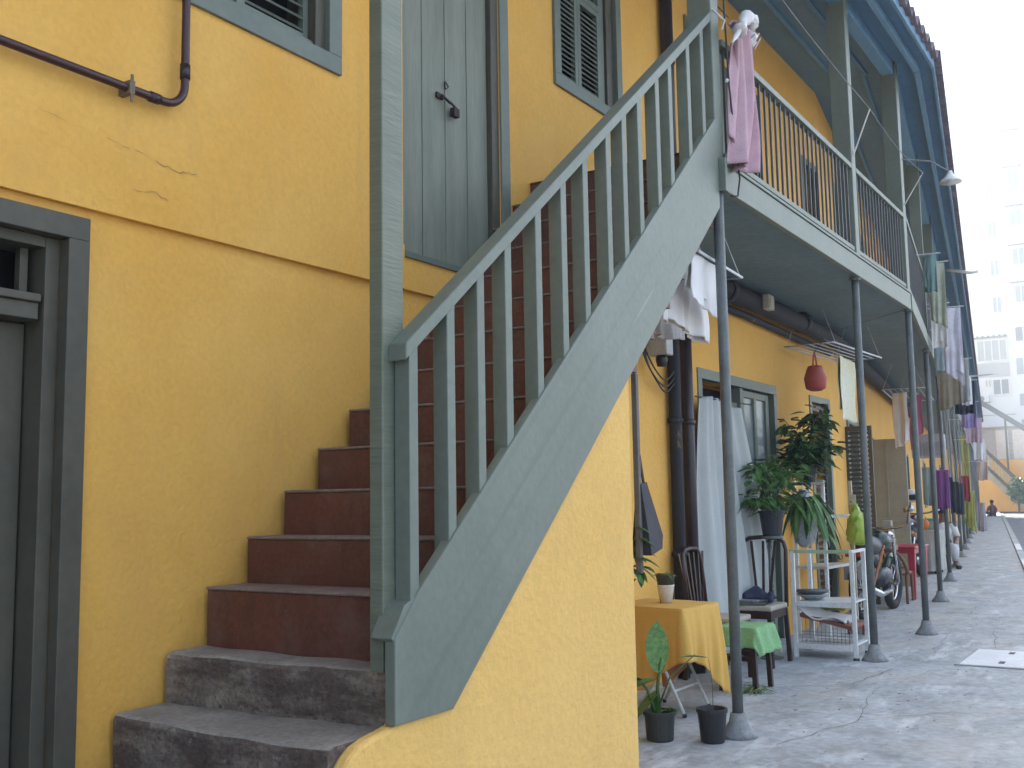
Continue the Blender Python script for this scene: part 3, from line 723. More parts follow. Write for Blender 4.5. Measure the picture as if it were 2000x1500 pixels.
mb.hexa([(5.215, 2.40, 1.05), (5.25, 2.41, 1.12), (5.25, 2.49, 1.12), (5.215, 2.50, 1.05)], [(5.12, 2.436, 1.403), (5.125, 2.44, 1.405), (5.125, 2.455, 1.405), (5.12, 2.459, 1.403)])
mb.build("body", mat("dark_bag_fabric", (0.045, 0.045, 0.055), rough=.75), t, .008)
MB().tube([(5.045, 2.445, 1.39), (5.03, 2.443, 1.50), (5.045, 2.44, 1.545), (5.07, 2.443, 1.48), (5.10, 2.447, 1.40)], .009, 6).build("handle", mat("brown_cord", (0.16, 0.09, 0.07)), t, smooth=True)

# ------------------------------------------------------------------ cloth and laundry
def cloth_mesh(p0, p1, z_top, drop_f, n_folds=4, amp=.03, skew=(0, 0), flare=0.0, seed=0, nu=40, nv=26, thick=.004, name="cloth", m=None, parent=None, fold_in=.0, hem=0.01):
    """cloth pegged or draped from p0 to p1 (x,y), hanging drop metres; bottom corners may hang lower (skew)"""
    rnd = random.Random(seed); ph = rnd.random()*6; p0 = V((p0[0], p0[1], z_top)); p1 = V((p1[0], p1[1], z_top+fold_in))
    d = (p1-p0); dn = d.normalized(); nrm = V((dn.y, -dn.x, 0)).normalized()
    def f(u, v):
        w_ = 1+flare*(v)
        p = p0+d*(.5+(u-.5)*w_)
        dr = drop_f+skew[0]*(1-u)+skew[1]*u+hem*math.sin(u*9+ph)
        a = amp*(0.35+.65*v)
        off = a*math.sin(u*n_folds*6.2832+ph+v*.8)+a*.5*math.sin(u*n_folds*2.7*6.28+ph*2+v*1.7)*v+.3*amp*math.sin(v*7+u*5+ph)
        return p+nrm*off+V((0, 0, -dr*v))
    mb = MB(); mb.sheet(f, nu, nv)
    return mb.build(name, m, parent, smooth=True, solid=thick)
def hung(name, label, cat, p0, p1, z, drop, m, back=None, group=None, **k):
    t = thing(name, label, cat, ((p0[0]+p1[0])/2, (p0[1]+p1[1])/2, z), group)
    cloth_mesh(p0, p1, z, drop, m=m, parent=t, name="front_panel", **k)
    if back:
        k2 = dict(k); k2['seed'] = k.get('seed', 0)+3
        d = (V(p1)-V(p0)).normalized(); nn = V((-d.y, d.x))*.02
        cloth_mesh((p0[0]+nn.x, p0[1]+nn.y), (p1[0]+nn.x, p1[1]+nn.y), z, back, m=m, parent=t, name="back_panel", **k2)
    return t
def drying_rack(x0, x1, y0, y1, z, label, bars=5, rot=0.0, tie=3.11):
    cx, cy = (x0+x1)/2, (y0+y1)/2
    t = thing("drying_rack", label, "clothes airer", (cx, cy, z), "wire racks hung from the gallery floor")
    def P(x, y, z_): 
        dx, dy = x-cx, y-cy
        return (cx+dx*math.cos(rot)-dy*math.sin(rot), cy+dx*math.sin(rot)+dy*math.cos(rot), z_)
    mb = MB(); mb.tube([P(x0, y0, z), P(x1, y0, z), P(x1, y1, z), P(x0, y1, z)], .009, 8, True); mb.build("frame", WMET, t, smooth=True)
    for i in range(1, bars): 
        yy = y0+(y1-y0)*i/bars
        MB().tube([P(x0, yy, z), P(x1, yy, z)], .0045, 6).build("bar", WMET, t, smooth=True)
    for X_, Y_ in ((x0+.05, y0), (x1-.05, y0), (x0+.05, y1), (x1-.05, y1)):
        MB().tube([P(X_, Y_, z), P(X_+.02, (Y_+cy)/2+.0, tie)], .003, 4).build("cord", mat("pale_cord", (0.5, 0.5, 0.48)), t)
    return t
drying_rack(5.48, 6.33, 2.28, 2.84, 2.71, "hanging wire drying rack at the stair top, carrying the white sheets", 5, R_(4))
hung("sheet", "white cotton cloth, the shorter front one hanging beside the first steel pole", "laundry", (5.46, 2.28), (5.90, 2.30), 2.70, .27, CLOTHW, back=.2, n_folds=1.3, amp=.014, skew=(0, .06), seed=2, flare=.10)
hung("sheet", "longer white cotton cloth hanging just behind the shorter one", "laundry", (5.36, 2.41), (6.02, 2.43), 2.70, .40, CLOTHW, back=.4, n_folds=1.8, amp=.022, skew=(-.03, .05), seed=5, flare=.03)
hung("sheet", "greyish cloth half hidden behind the stair stringer", "laundry", (5.72, 2.70), (6.36, 2.73), 2.70, .36, CLOTHG, back=.34, n_folds=2.5, amp=.025, skew=(.03, 0), seed=9, flare=.0)
drying_rack(9.95, 11.45, 2.70, 3.18, 2.76, "hanging wire drying rack with the yellow-stained towel and red peg basket", 6, R_(-3))
hung("towel", "off-white towel with a faded yellow middle hanging from the second rack", "towel", (9.86, 2.68), (10.52, 2.71), 2.62, .60, None or mat("faded_towel", (0.66, 0.64, 0.55), (0.62, 0.56, 0.28), scale=2.2, rough=.95, streak=(1.2, 1, .5)), back=.5, n_folds=1.2, amp=.018, seed=4)
t = thing("peg_basket", "red jug-shaped peg basket hanging under the second rack", "basket", (9.16, 2.7, 2.3))
mb = MB(); mb.lathe([(.045, -.13), (.085, -.11), (.10, -.02), (.075, .06), (.06, .09)], (9.16, 2.7, 2.36), 14); mb.build("body", mat("red_plastic", (0.36, 0.055, 0.035), rough=.5), t, smooth=True)
MB().tube([(9.10, 2.7, 2.44), (9.13, 2.7, 2.53), (9.16, 2.7, 2.57), (9.19, 2.7, 2.53), (9.22, 2.7, 2.44)], .008, 6).build("handle", mat("red_plastic", (0.36, 0.055, 0.035)), t)
MB().tube([(9.16, 2.7, 2.57), (9.55, 2.72, 2.74), (10.0, 2.75, 2.755)], .003, 5).build("hook_cord", BLKP, t)
drying_rack(15.0, 17.2, 3.1, 3.65, 2.76, "hanging wire drying rack past the bend, with the white and pink shirts", 7, R_(8))
hung("shirt", "small white shirt pegged on the third rack", "laundry", (15.1, 3.20), (15.2, 3.42), 2.72, .68, CLOTHW, n_folds=1.5, amp=.03, seed=12, skew=(0, .1))
hung("shirt", "deep pink shirt pegged next to the small white one", "laundry", (15.4, 3.08), (15.5, 3.24), 2.70, .72, mat("deep_pink", (0.42, 0.10, 0.16), rough=.9), n_folds=1.5, amp=.04, seed=13, skew=(-.2, .06))
# pink towel over the gallery rail, with the white cloth knotted on top
t = thing("towel", "long pink towel hanging over the near gallery rail", "towel", (5.98, 2.08, 4.1))
def pt(u, v):
    x = 5.85+.23*u-.15*v+(.05*math.sin(v*3)); z = 4.16-.90*v-.02*u
    x += (.07-.14*u)*math.sin(3.14*min(v*1.4, 1))*.5
    return V((x, 2.09+.035*math.sin(u*9+v*2)*(.5+v)+.02*math.sin(u*23), z))
mb = MB(); mb.sheet(pt, 36, 40); mb.build("front_panel", PINK, t, smooth=True, solid=.008)
def pt2(u, v):
    x = 5.74+.10*u+.05*(1-v); z = 4.05-.62*v-.10*u*v
    return V((x-.07*v+.07, 2.13+.02*math.sin(u*7+v*3), z))
mb = MB(); mb.sheet(pt2, 18, 24); mb.build("side_panel", PINK, t, smooth=True, solid=.008)
mb = MB(); mb.sheet(lambda u, v: V((5.85+.23*u, 2.09+.06*v, 4.16+.02*math.sin(v*3.14)-.02*u)), 12, 6); mb.build("fold", PINK, t, smooth=True, solid=.01)
t = thing("rag", "white rag knotted above the pink towel", "cloth", (5.9, 2.1, 4.15))
mb = MB(); P_ = curve3([(5.79, 2.06, 4.07), (5.83, 2.05, 4.13), (5.90, 2.05, 4.20), (5.98, 2.05, 4.215), (6.05, 2.07, 4.17), (6.03, 2.09, 4.11), (5.96, 2.08, 4.12)], 4)
mb.tube(P_, [.03+.014*math.sin(i*1.1)+.01*math.sin(i*2.7) for i in range(len(P_))], 10)
for vv in mb.bm.verts: vv.co += V((.008*math.sin(vv.co.z*150), .010*math.sin(vv.co.x*170+vv.co.z*90), .008*math.sin(vv.co.x*130)))
mb.build("knot", CLOTHW, t, smooth=True)
mb = MB(); mb.sheet(lambda u, v: V((5.80-.13*v+.05*(u-.5)*(1+v), 2.055+.012*math.sin(u*9+v*4), 4.10-.13*v+.045*(u-.5)*(1+v*.6))), 12, 14); mb.build("loose_end", CLOTHW, t, smooth=True, solid=.008)
for i, (x_, z_) in enumerate(((6.12, 4.16), (6.145, 4.175), (6.17, 4.155))):
    p_ = MB(); p_.bar((x_, 2.10, z_-.04), (x_+.06, 2.08, z_+.05), .008, .008)
    o = tag(p_.build("clothes_peg", mat("pale_peg", (0.5, 0.38, 0.36))), ["lowest pale clothes peg by the pink towel", "uppermost and middle pale clothes peg by the pink towel", "outermost pale clothes peg, farthest right of the pink towel"][i], "peg", "clothes pegs by the pink towel")
t = thing("wire_bracket", "thin white wire bracket on the gallery corner post", "bracket", (5.65, 2.1, 4.2))
mb = MB(); mb.tube([(5.66, 2.12, 4.05), (5.66, 2.10, 4.10), (5.66, 2.35, 4.40)], .006, 6); mb.build("stay", WMET, t)
MB().tube([(5.64, 2.15, 4.27), (5.80, 2.2, 4.28), (6.0, 2.2, 4.28)], .004, 5).build("arm", mat("dark_wire", (0.08, 0.06, 0.05)), t)
t = thing("clothes_line", "thin washing line sagging along the outside of the near gallery", "clothes line", (8, 2.05, 4.4))
pts = []
for (a, b, sag) in (((5.66, 2.2, 4.95), (8.76, 2.02, 4.52), .05), ((8.76, 2.02, 4.52), (10.63, 1.98, 4.45), .06)):
    for i in range(10):
        f_ = i/10; pts.append((a[0]+(b[0]-a[0])*f_, a[1]+(b[1]-a[1])*f_, a[2]+(b[2]-a[2])*f_-sag*math.sin(3.14*f_)))
mb = MB(); mb.tube(pts+[(10.63, 1.98, 4.45)], .004, 5); mb.build("line", mat("grey_wire", (0.25, 0.28, 0.3)), t)
for x_, y_, z_ in ((8.76, 2.02, 4.52), (10.63, 1.98, 4.45)):
    MB().tube([(x_, YS, 4.15), (x_, y_, z_)], .006, 5).build("bracket", WMET, t)
mb = MB(); t = thing("cable", "black cable running down the stair-top post and looping under the gallery", "cable", (5.75, 2.1, 3.9))
mb.tube([(5.765, 2.15, 5.4), (5.765, 2.14, 4.2), (5.77, 2.13, 3.75), (5.80, 2.12, 3.45), (5.86, 2.12, 3.2), (5.84, 2.13, 3.09), (5.78, 2.15, 3.08)], .006, 6); mb.build("wire", BLKP, t, smooth=True)
for z_ in (3.78, 3.29): MB().ball((5.768, 2.14, z_), .013, n=8, m=6).build("insulator", WHITE, t)
# lamp on the second wing
t = thing("wall_lamp", "white dish-shaped lamp on an arm at the bend of the gallery eave", "lamp", tuple(g2(.2, .3, 4.45)))
p = g2(.35, .42, 4.47)
MB().lathe([(.11, -.05), (.10, -.03), (.05, .01), (.025, .05), (.02, .07)], p, 16).build("shade", WHITE, t, smooth=True)
MB().tube([tuple(g2(.0, 0, 4.62)), tuple(g2(.2, .25, 4.62)), tuple(p+V((0, 0, .06)))], .008, 6).build("arm", POLE, t)
t = thing("wall_lamp", "small white lamp poking out from under the far gallery eave", "lamp", tuple(g2(10, .4, 5.3)))
MB().tube([tuple(g2(10, .1, 5.45)), tuple(g2(10.0, .5, 5.35)), tuple(g2(10, .62, 5.37))], .03, 8).build("shade", WHITE, t, smooth=True)

# laundry hanging outside the far gallery
def lau(s0, s1, off, z, drop, m, label, name="laundry_piece", cat="laundry", **k):
    a, b = g2(s0, off, 0), g2(s1, off, 0)
    return hung(name, label, cat, (a.x, a.y), (b.x, b.y), z, drop, m, **k)
def plau(s_, o0, o1, z, drop, m, label, name="laundry_piece", cat="laundry", rod=True, **k):
    """a piece hung square to the gallery on a short rod"""
    a, b = g2(s_, o0, 0), g2(s_, o1, 0)
    t = hung(name, label, cat, (a.x, a.y), (b.x, b.y), z, drop, m, back=drop*.85, **k)
    if not rod:
        for o_ in (o0+.02, o1-.02): MB().tube([tuple(g2(s_, o_, z-.01)), tuple(g2(s_, min(o_, 0), 3.11))], .003, 4).build("cord", mat("pale_cord", (0.5, 0.5, 0.48)), t)
    if rod: MB().tube([tuple(g2(s_, -.0, z+.012)), tuple(g2(s_, o1+.05, z+.012))], .007, 6).build("rod", WMET, t)
    return t
KH = mat("khaki_towel", (0.30, 0.26, 0.18), (0.24, 0.21, 0.14), rough=.95)
LB = mat("sky_blue_cloth", (0.42, 0.54, 0.60), rough=.9); LV = mat("lavender_white", (0.64, 0.61, 0.68), rough=.9)
plau(1.5, .06, .20, 3.95, .42, mat("teal_cloth", (0.16, 0.26, 0.24), rough=.9), "dark teal cloth bunched highest outside the far gallery", n_folds=1, amp=.03, seed=19)
plau(3.0, .06, .24, 4.16, .72, mat("dull_green_cloth", (0.42, 0.44, 0.33), rough=.9), "pale green cloth hanging below the dark teal one outside the far gallery", n_folds=1, amp=.03, seed=20, skew=(0, .1))
plau(3.25, .04, .22, 3.68, .55, CLOTHW, "narrow white shirt hanging outside the far gallery below the green cloth", n_folds=1, amp=.03, seed=21)
plau(3.6, .16, .38, 3.68, .92, LV, "lavender-white sheet hanging outside the far gallery", n_folds=1, amp=.03, seed=22, skew=(-.1, .1))
plau(3.85, .03, .25, 3.44, .52, LB, "light blue cloth hanging over the far gallery fascia", n_folds=1, amp=.02, seed=23, skew=(.0, .05))
plau(4.25, .04, .32, 3.12, .66, KH, "big khaki towel hanging below the light blue cloth", n_folds=1.3, amp=.02, seed=24, skew=(.06, -.04))
plau(5.0, .18, .42, 3.17, .60, mat("grey_trouser_cloth", (0.36, 0.37, 0.37), rough=.9), "pale grey trousers hanging past the khaki towel", n_folds=1, amp=.03, seed=25)
plau(5.3, .30, .44, 2.95, .40, CLOTHW, "small white cloth just beyond the pale grey trousers", n_folds=1, amp=.02, seed=35)
plau(7.0, .16, .46, 3.06, .52, mat("dark_navy_cloth", (0.03, 0.035, 0.06), rough=.9), "dark navy jacket hanging where the railing runs into the distance", n_folds=1.5, amp=.04, seed=26)
plau(8.0, .22, .46, 2.80, .42, mat("lilac_cloth", (0.38, 0.32, 0.58), rough=.9), "lilac cloth hanging just beyond the dark navy jacket", n_folds=1.5, amp=.03, seed=27)
plau(9.0, .26, .52, 2.58, .40, mat("rose_cloth", (0.52, 0.38, 0.44), rough=.9), "dusty rose cloth hanging beside the lilac one", n_folds=1.5, amp=.03, seed=28)
plau(11.0, .34, .56, 2.32, .38, CLOTHW, "bright white cloth hanging beyond the dusty rose one", n_folds=1.5, amp=.03, seed=36)
plau(14.0, .34, .56, 1.98, .40, mat("pale_peach_cloth", (0.62, 0.50, 0.46), rough=.9), "pale peach cloth hanging lowest beyond the bright white one", n_folds=1.5, amp=.03, seed=37)
t = thing("line_arm", "white metal laundry arm sticking out past the grey trousers", "bracket", tuple(g2(8, 0, 3.2)))
MB().tube([tuple(g2(8.2, -.02, 3.22)), tuple(g2(8.2, .75, 3.27))], .012, 6).build("arm", WMET, t)
# things hanging under the far gallery
plau(5.0, -.10, .08, 1.64, .54, mat("purple_towel", (0.20, 0.07, 0.22), (0.16, 0.055, 0.19), rough=.95), "purple towel hanging between the poles behind the yellow ball", "towel", "towel", rod=False, n_folds=2, amp=.02, seed=30)
plau(5.6, -.30, -.12, 1.70, .55, mat("sage_shirt", (0.30, 0.36, 0.32), rough=.9), "sage green shirt hanging left of the purple towel", rod=False, n_folds=2, amp=.02, seed=38)
plau(6.4, -.04, .08, 1.56, .46, mat("navy_trousers", (0.03, 0.035, 0.06), rough=.9), "dark navy shorts hanging just past the purple towel", rod=False, n_folds=2, amp=.02, seed=31)
plau(7.4, .0, .14, 1.50, .50, mat("charcoal_trousers", (0.05, 0.055, 0.06), rough=.9), "charcoal trousers hanging beyond the dark navy shorts", rod=False, n_folds=2, amp=.02, seed=39)
plau(8.4, .04, .18, 1.48, .52, mat("slate_trousers", (0.08, 0.10, 0.13), rough=.9), "slate blue trousers hanging beyond the charcoal ones", rod=False, n_folds=2, amp=.02, seed=40)
plau(9.6, .12, .26, 1.62, .45, mat("brick_red_cloth", (0.33, 0.06, 0.06), rough=.9), "brick red cloth hanging far down the row of poles", rod=False, n_folds=2, amp=.02, seed=32)
plau(12.0, .10, .24, 2.46, 1.15, mat("thin_yellow_strip", (0.42, 0.40, 0.14), rough=.9), "narrow yellow cloth strip hanging high above the lime one", rod=False, n_folds=1, amp=.02, seed=41)
plau(13.0, .06, .28, 1.36, .78, mat("lime_yellow_cloth", (0.36, 0.38, 0.09), rough=.9), "long lime yellow cloth drooping beside the far poles", rod=False, n_folds=1, amp=.05, seed=33, skew=(-.1, .1))
plau(14.5, .28, .46, 1.10, .62, mat("mauve_grey_cloth", (0.38, 0.35, 0.40), rough=.9), "mauve grey cloth beyond the lime yellow one", rod=False, n_folds=1, amp=.04, seed=34)
t = thing("ball", "pale yellow plastic ball hanging in front of the purple towel", "ball", tuple(g2(4.6, .02, 1.26)))
p = g2(8.2, .0, 1.26); t.location = p
MB().ball(p, .085).build("ball_body", mat("pale_yellow_plastic", (0.62, 0.60, 0.16), rough=.4), t, smooth=True)
MB().tube([tuple(p+V((0, 0, .08))), tuple(p+V((0, 0, 1.84)))], .003, 4).build("string", WMET, t)

# ------------------------------------------------------------------ curtain in the doorway
t = thing("curtain", "pale blue-grey curtain hanging in the ground floor doorway", "curtain", (8.2, 3.2, 2.1))
def cur(u, v):
    w0 = .92+.42*min(1, v*1.3)**1.2*(1-.12*max(0, v-.75)*4); x = 7.66+w0*u
    z = 2.09-2.0*v+.03*math.sin(u*5)
    y = 3.16+.03*math.sin(u*19+1+v*1.2)*(.5+v*.6)+.018*math.sin(u*41+v*2)+.03*math.sin(v*4+u*3)-.05*v*(u)
    return V((x, y, z))
mb = MB(); mb.sheet(cur, 90, 50); mb.build("panel", mat("blue_grey_curtain", (0.46, 0.48, 0.46), (0.40, 0.42, 0.41), scale=2, rough=.9, bump=.3, bscale=90, fine=.04), t, smooth=True, solid=.004)
MB().tube([(7.6, 3.18, 2.10), (8.95, 3.20, 2.12)], .006, 6).build("wire", DPIPE, t)

# ------------------------------------------------------------------ table with the ochre cloth
TA = V((5.91, 2.612)); TX = V((.49, -.03)); TY = V((.10, .52))
def TP(u, v, z): p = TA+TX*u+TY*v; return V((p.x, p.y, z))
t = thing("folding_table", "small folding table with white crossed legs under the ochre tablecloth", "table", (6.1, 2.8, 0))
mb = MB(); mb.hexa([TP(.03, .03, .62), TP(.97, .03, .62), TP(.97, .97, .62), TP(.03, .97, .62)], [TP(.03, .03, .645), TP(.97, .03, .645), TP(.97, .97, .645), TP(.03, .97, .645)])
mb.build("tabletop", mat("orange_brown_laminate", (0.42, 0.13, 0.03), rough=.5), t, .005)
for v0, v1, uu in ((.05, .95, .12), (.05, .95, .88), (.95, .05, .16), (.95, .05, .84)):
    pass
def leg(a, b, n_="leg"):
    MB().tube([a, b], .011, 8).build(n_, WHITE, t, smooth=True)
    MB().ball((b[0], b[1], .012), .015, n=8, m=6).build("foot_cap", BLKP, t)
la = [(5.28, 2.82, .70), (5.98, 2.62, .012)]; lb = [(5.60, 2.80, .70), (6.32, 2.66, .012)]
leg((6.03, 2.95, .62), (6.025, 2.662, .012)); leg((6.39, 2.95, .62), (6.385, 2.655, .012))
leg((6.05, 2.64, .62), (6.07, 2.98, .012)); leg((6.41, 2.64, .62), (6.41, 2.97, .012))
MB().tube([(6.025, 2.73, .15), (6.385, 2.72, .15)], .008, 8).build("cross_bar", WHITE, t)
mb = MB(); mb.hexa([(6.02, 2.78, .17), (6.34, 2.77, .25), (6.34, 2.79, .25), (6.02, 2.80, .17)], [TP(.03, .35, .60), TP(.80, .35, .60), TP(.80, .39, .60), TP(.03, .39, .60)])
mb.build("hanging_flap", mat("orange_brown_laminate", (0.42, 0.13, 0.03)), t, .004)
t = thing("tablecloth", "ochre yellow tablecloth draped over the small table, one corner hanging low", "tablecloth", (6.1, 2.8, .65))
mb = MB(); mb.sheet(lambda u, v: TP(-.012+1.024*u, -.008+1.016*v, .653+.0012*math.sin(u*20)*math.sin(v*18)), 20, 24)
# (u, v, drop, flare) round the border, starting at the near street corner
rim = [(0, 0, .29, .03), (.25, 0, .30, .02), (.6, 0, .38, .02), (.85, 0, .47, .03), (1, 0, .50, .07), (1, .12, .40, .06), (1, .5, .25, .03), (1, 1, .30, .04), (.5, 1, .28, .02), (0, 1, .45, .04), (0, .8, .46, .02), (0, .5, .44, .015), (0, .25, .36, .015), (0, .08, .31, .02), (0, 0, .29, .03)]
rim = [(a_, b_, c_*(1.12 if c_ > .4 else 1.05), d_*1.1) for a_, b_, c_, d_ in rim]
def skirt(q, v):
    L = []; 
    for i in range(len(rim)-1):
        p0, p1 = TP(rim[i][0], rim[i][1], 0), TP(rim[i+1][0], rim[i+1][1], 0); L.append((p1-p0).length+.02)
    tot = sum(L); d = q*tot; i = 0
    while i < len(L)-1 and d > L[i]: d -= L[i]; i += 1
    f_ = min(1, d/L[i]); r0, r1 = rim[i], rim[i+1]
    U = r0[0]+(r1[0]-r0[0])*f_; W = r0[1]+(r1[1]-r0[1])*f_; dr = r0[2]+(r1[2]-r0[2])*f_; fl = r0[3]+(r1[3]-r0[3])*f_
    p = TP(-.012+1.024*U, -.008+1.016*W, .653); c_ = TP(.5, .5, .653); o_ = (p-c_); o_.z = 0
    ou = V((U-.5, W-.5)); nrm = V((0, 0, 0))
    if abs(ou.x) >= .499: nrm += V((TX.x, TX.y, 0)).normalized()*(1 if ou.x > 0 else -1)
    if abs(ou.y) >= .499: nrm += V((TY.x, TY.y, 0)).normalized()*(1 if ou.y > 0 else -1)
    nrm.normalize()
    fold = (.012*math.sin(q*70)+.009*math.sin(q*131+1))*v
    p = p+nrm*(.006+fl*v+fold+.010*math.sin(v*3.14))
    p.z = .653-dr*v-.003*math.sin(v*3.14)
    return p
mb.sheet(skirt, 150, 24)
bmesh.ops.remove_doubles(mb.bm, verts=mb.bm.verts, dist=.004)
mb.build("cloth", OCHRE, t, smooth=True, solid=.004)
# pot on the table
PX, PY, PZ = 6.24, 2.86, .657
t = thing("flower_pot", "white pot with a dark inner pot and small seedlings on the ochre table", "plant pot", (PX, PY, PZ))
MB().lathe([(.039, .0), (.054, .10), (.057, .106), (.057, .112)], (PX, PY, PZ), 20).build("outer_pot", WHITE, t, smooth=True)
MB().lathe([(.050, .104), (.060, .163), (.063, .167), (.063, .175), (.055, .175), (.050, .167)], (PX, PY, PZ), 20).build("inner_pot", mat("grey_green_pot", (0.06, 0.07, 0.05)), t, smooth=True)
def leaf(mb, base, direc, L, W, droop=.3, up=None, seg=4):
    d = V(direc).normalized(); b = V(base); side = d.cross(V((0, 0, 1)))
    if side.length < .1: side = V((1, 0, 0))
    side.normalize(); prev = None
    for i in range(seg+1):
        t_ = i/seg; wv = W*math.sin(math.pi*min(.97, .08+t_*.9))**.8 if i < seg else .0015
        p = b+d*L*t_+V((0, 0, -droop*L*t_*t_))
        m1 = p+V((0, 0, -wv*.25)); row = [mb.bm.verts.new(m1+side*wv/2+V((0, 0, wv*.25))), mb.bm.verts.new(m1), mb.bm.verts.new(m1-side*wv/2+V((0, 0, wv*.25)))]
        if prev:
            for k in range(2): mb.bm.faces.new((prev[k], prev[k+1], row[k+1], row[k]))
        prev = row
def rdir(zlo, zhi, rnd=random):
    a = rnd.uniform(0, 6.28); z = rnd.uniform(zlo, zhi); r = math.sqrt(max(0, 1-z*z)); return V((r*math.cos(a), r*math.sin(a), z))
mb = MB()
for i in range(26): leaf(mb, V((PX, PY, PZ+.17))+V((random.uniform(-.045, .045), random.uniform(-.045, .045), 0)), rdir(.3, .9), random.uniform(.035, .085), .02, .6)
mb.build("seedlings", LEAF, t)
# big dieffenbachia in the round pot
def pot(x, y, r0, r1, h, name, label, m, rim=.008):
    t = thing(name, label, "plant pot", (x, y, 0))
    MB().lathe([(r0, 0), (r0+.003, .005), (r1, h-.02), (r1+rim, h-.02), (r1+rim, h), (r1-.006, h), (r1-.012, h-.03)], (x, y, .002), 24).build("pot", m, t, smooth=False)
    MB().lathe([(r1-.013, h-.045), (r1-.013, h-.032), (.01, h-.025)], (x, y, .002), 16).build("soil", SOIL, t)
    return t
t = pot(5.42, 2.545, .072, .083, .155, "potted_plant", "big-leafed spotted houseplant in a dark round pot under the ochre table", mat("dark_clay_pot", (0.035, 0.04, 0.035), rough=.7))
stem = MB()
stem.tube([(5.42, 2.545, .12), (5.415, 2.55, .28), (5.43, 2.54, .40), (5.435, 2.53, .44)], [.013, .011, .008, .005], 7)
stem.tube([(5.41, 2.555, .12), (5.38, 2.60, .28), (5.33, 2.64, .34)], [.011, .008, .005], 7)
stem.tube([(5.425, 2.54, .2), (5.47, 2.50, .33), (5.60, 2.40, .445)], [.006, .005, .003], 6)
stem.build("stem", mat("green_stem", (0.07, 0.14, 0.04)), t, smooth=True)
mb = MB(); leaf(mb, (5.415, 2.545, .37), (.16, .07, 1.0), .27, .13, .0, seg=10)
mb.build("leaf", LEAFV, t, smooth=True)
mb = MB(); leaf(mb, (5.52, 2.46, .44), (.9, -.55, .10), .20, .035, .2, seg=6); mb.build("leaf", LEAFV, t, smooth=True)
for b_, d_, L_, W_ in (((5.42, 2.54, .27), (-.6, .5, -.45), .20, .10), ((5.40, 2.56, .33), (-.8, .4, .1), .19, .09), ((5.42, 2.55, .24), (-.35, .1, -.9), .17, .08), ((5.36, 2.62, .33), (-.6, .7, .5), .16, .07), ((5.43, 2.54, .36), (.5, .2, .5), .14, .06)):
    mb = MB(); leaf(mb, b_, d_, L_, W_, .35, seg=6); mb.build("leaf", LEAF, t, smooth=True)
mb = MB()
for i in range(16): leaf(mb, V((5.47, 2.51, .15))+V((random.uniform(-.03, .03), random.uniform(-.03, .03), 0)), rdir(.2, .9), .05, .02, .4)
mb.build("undergrowth", LEAF, t)
t = pot(5.51, 2.275, .062, .079, .178, "bucket", "tapered black plastic bucket with a bare twig, beside the first steel pole", BLKP, .006)
MB().tube([(5.515, 2.27, .14), (5.52, 2.27, .28), (5.515, 2.275, .37), (5.50, 2.28, .44)], [.0025, .002, .0015, .001], 5).build("twig", mat("brown_twig", (0.12, 0.08, 0.04)), t)
MB().tube([(5.515, 2.275, .37), (5.47, 2.31, .42)], .0012, 5).build("twig", mat("brown_twig", (0.12, 0.08, 0.04)), t)
mb = MB()
rn = random.Random(3)
for i in range(40):
    a = rn.uniform(-.6, 1.2); leaf(mb, (6.95+rn.uniform(-.08, .08), 2.62+rn.uniform(-.1, .08), .0), (math.cos(a)*.6, -.3+rn.uniform(-.5, .5), .7), rn.uniform(.12, .24), .012, .7)
tag(mb.build("spider_plant", mat("pale_green_blade", (0.22, 0.30, 0.10))), "tuft of thin pale green blades on the ground by the green stool", "plant")

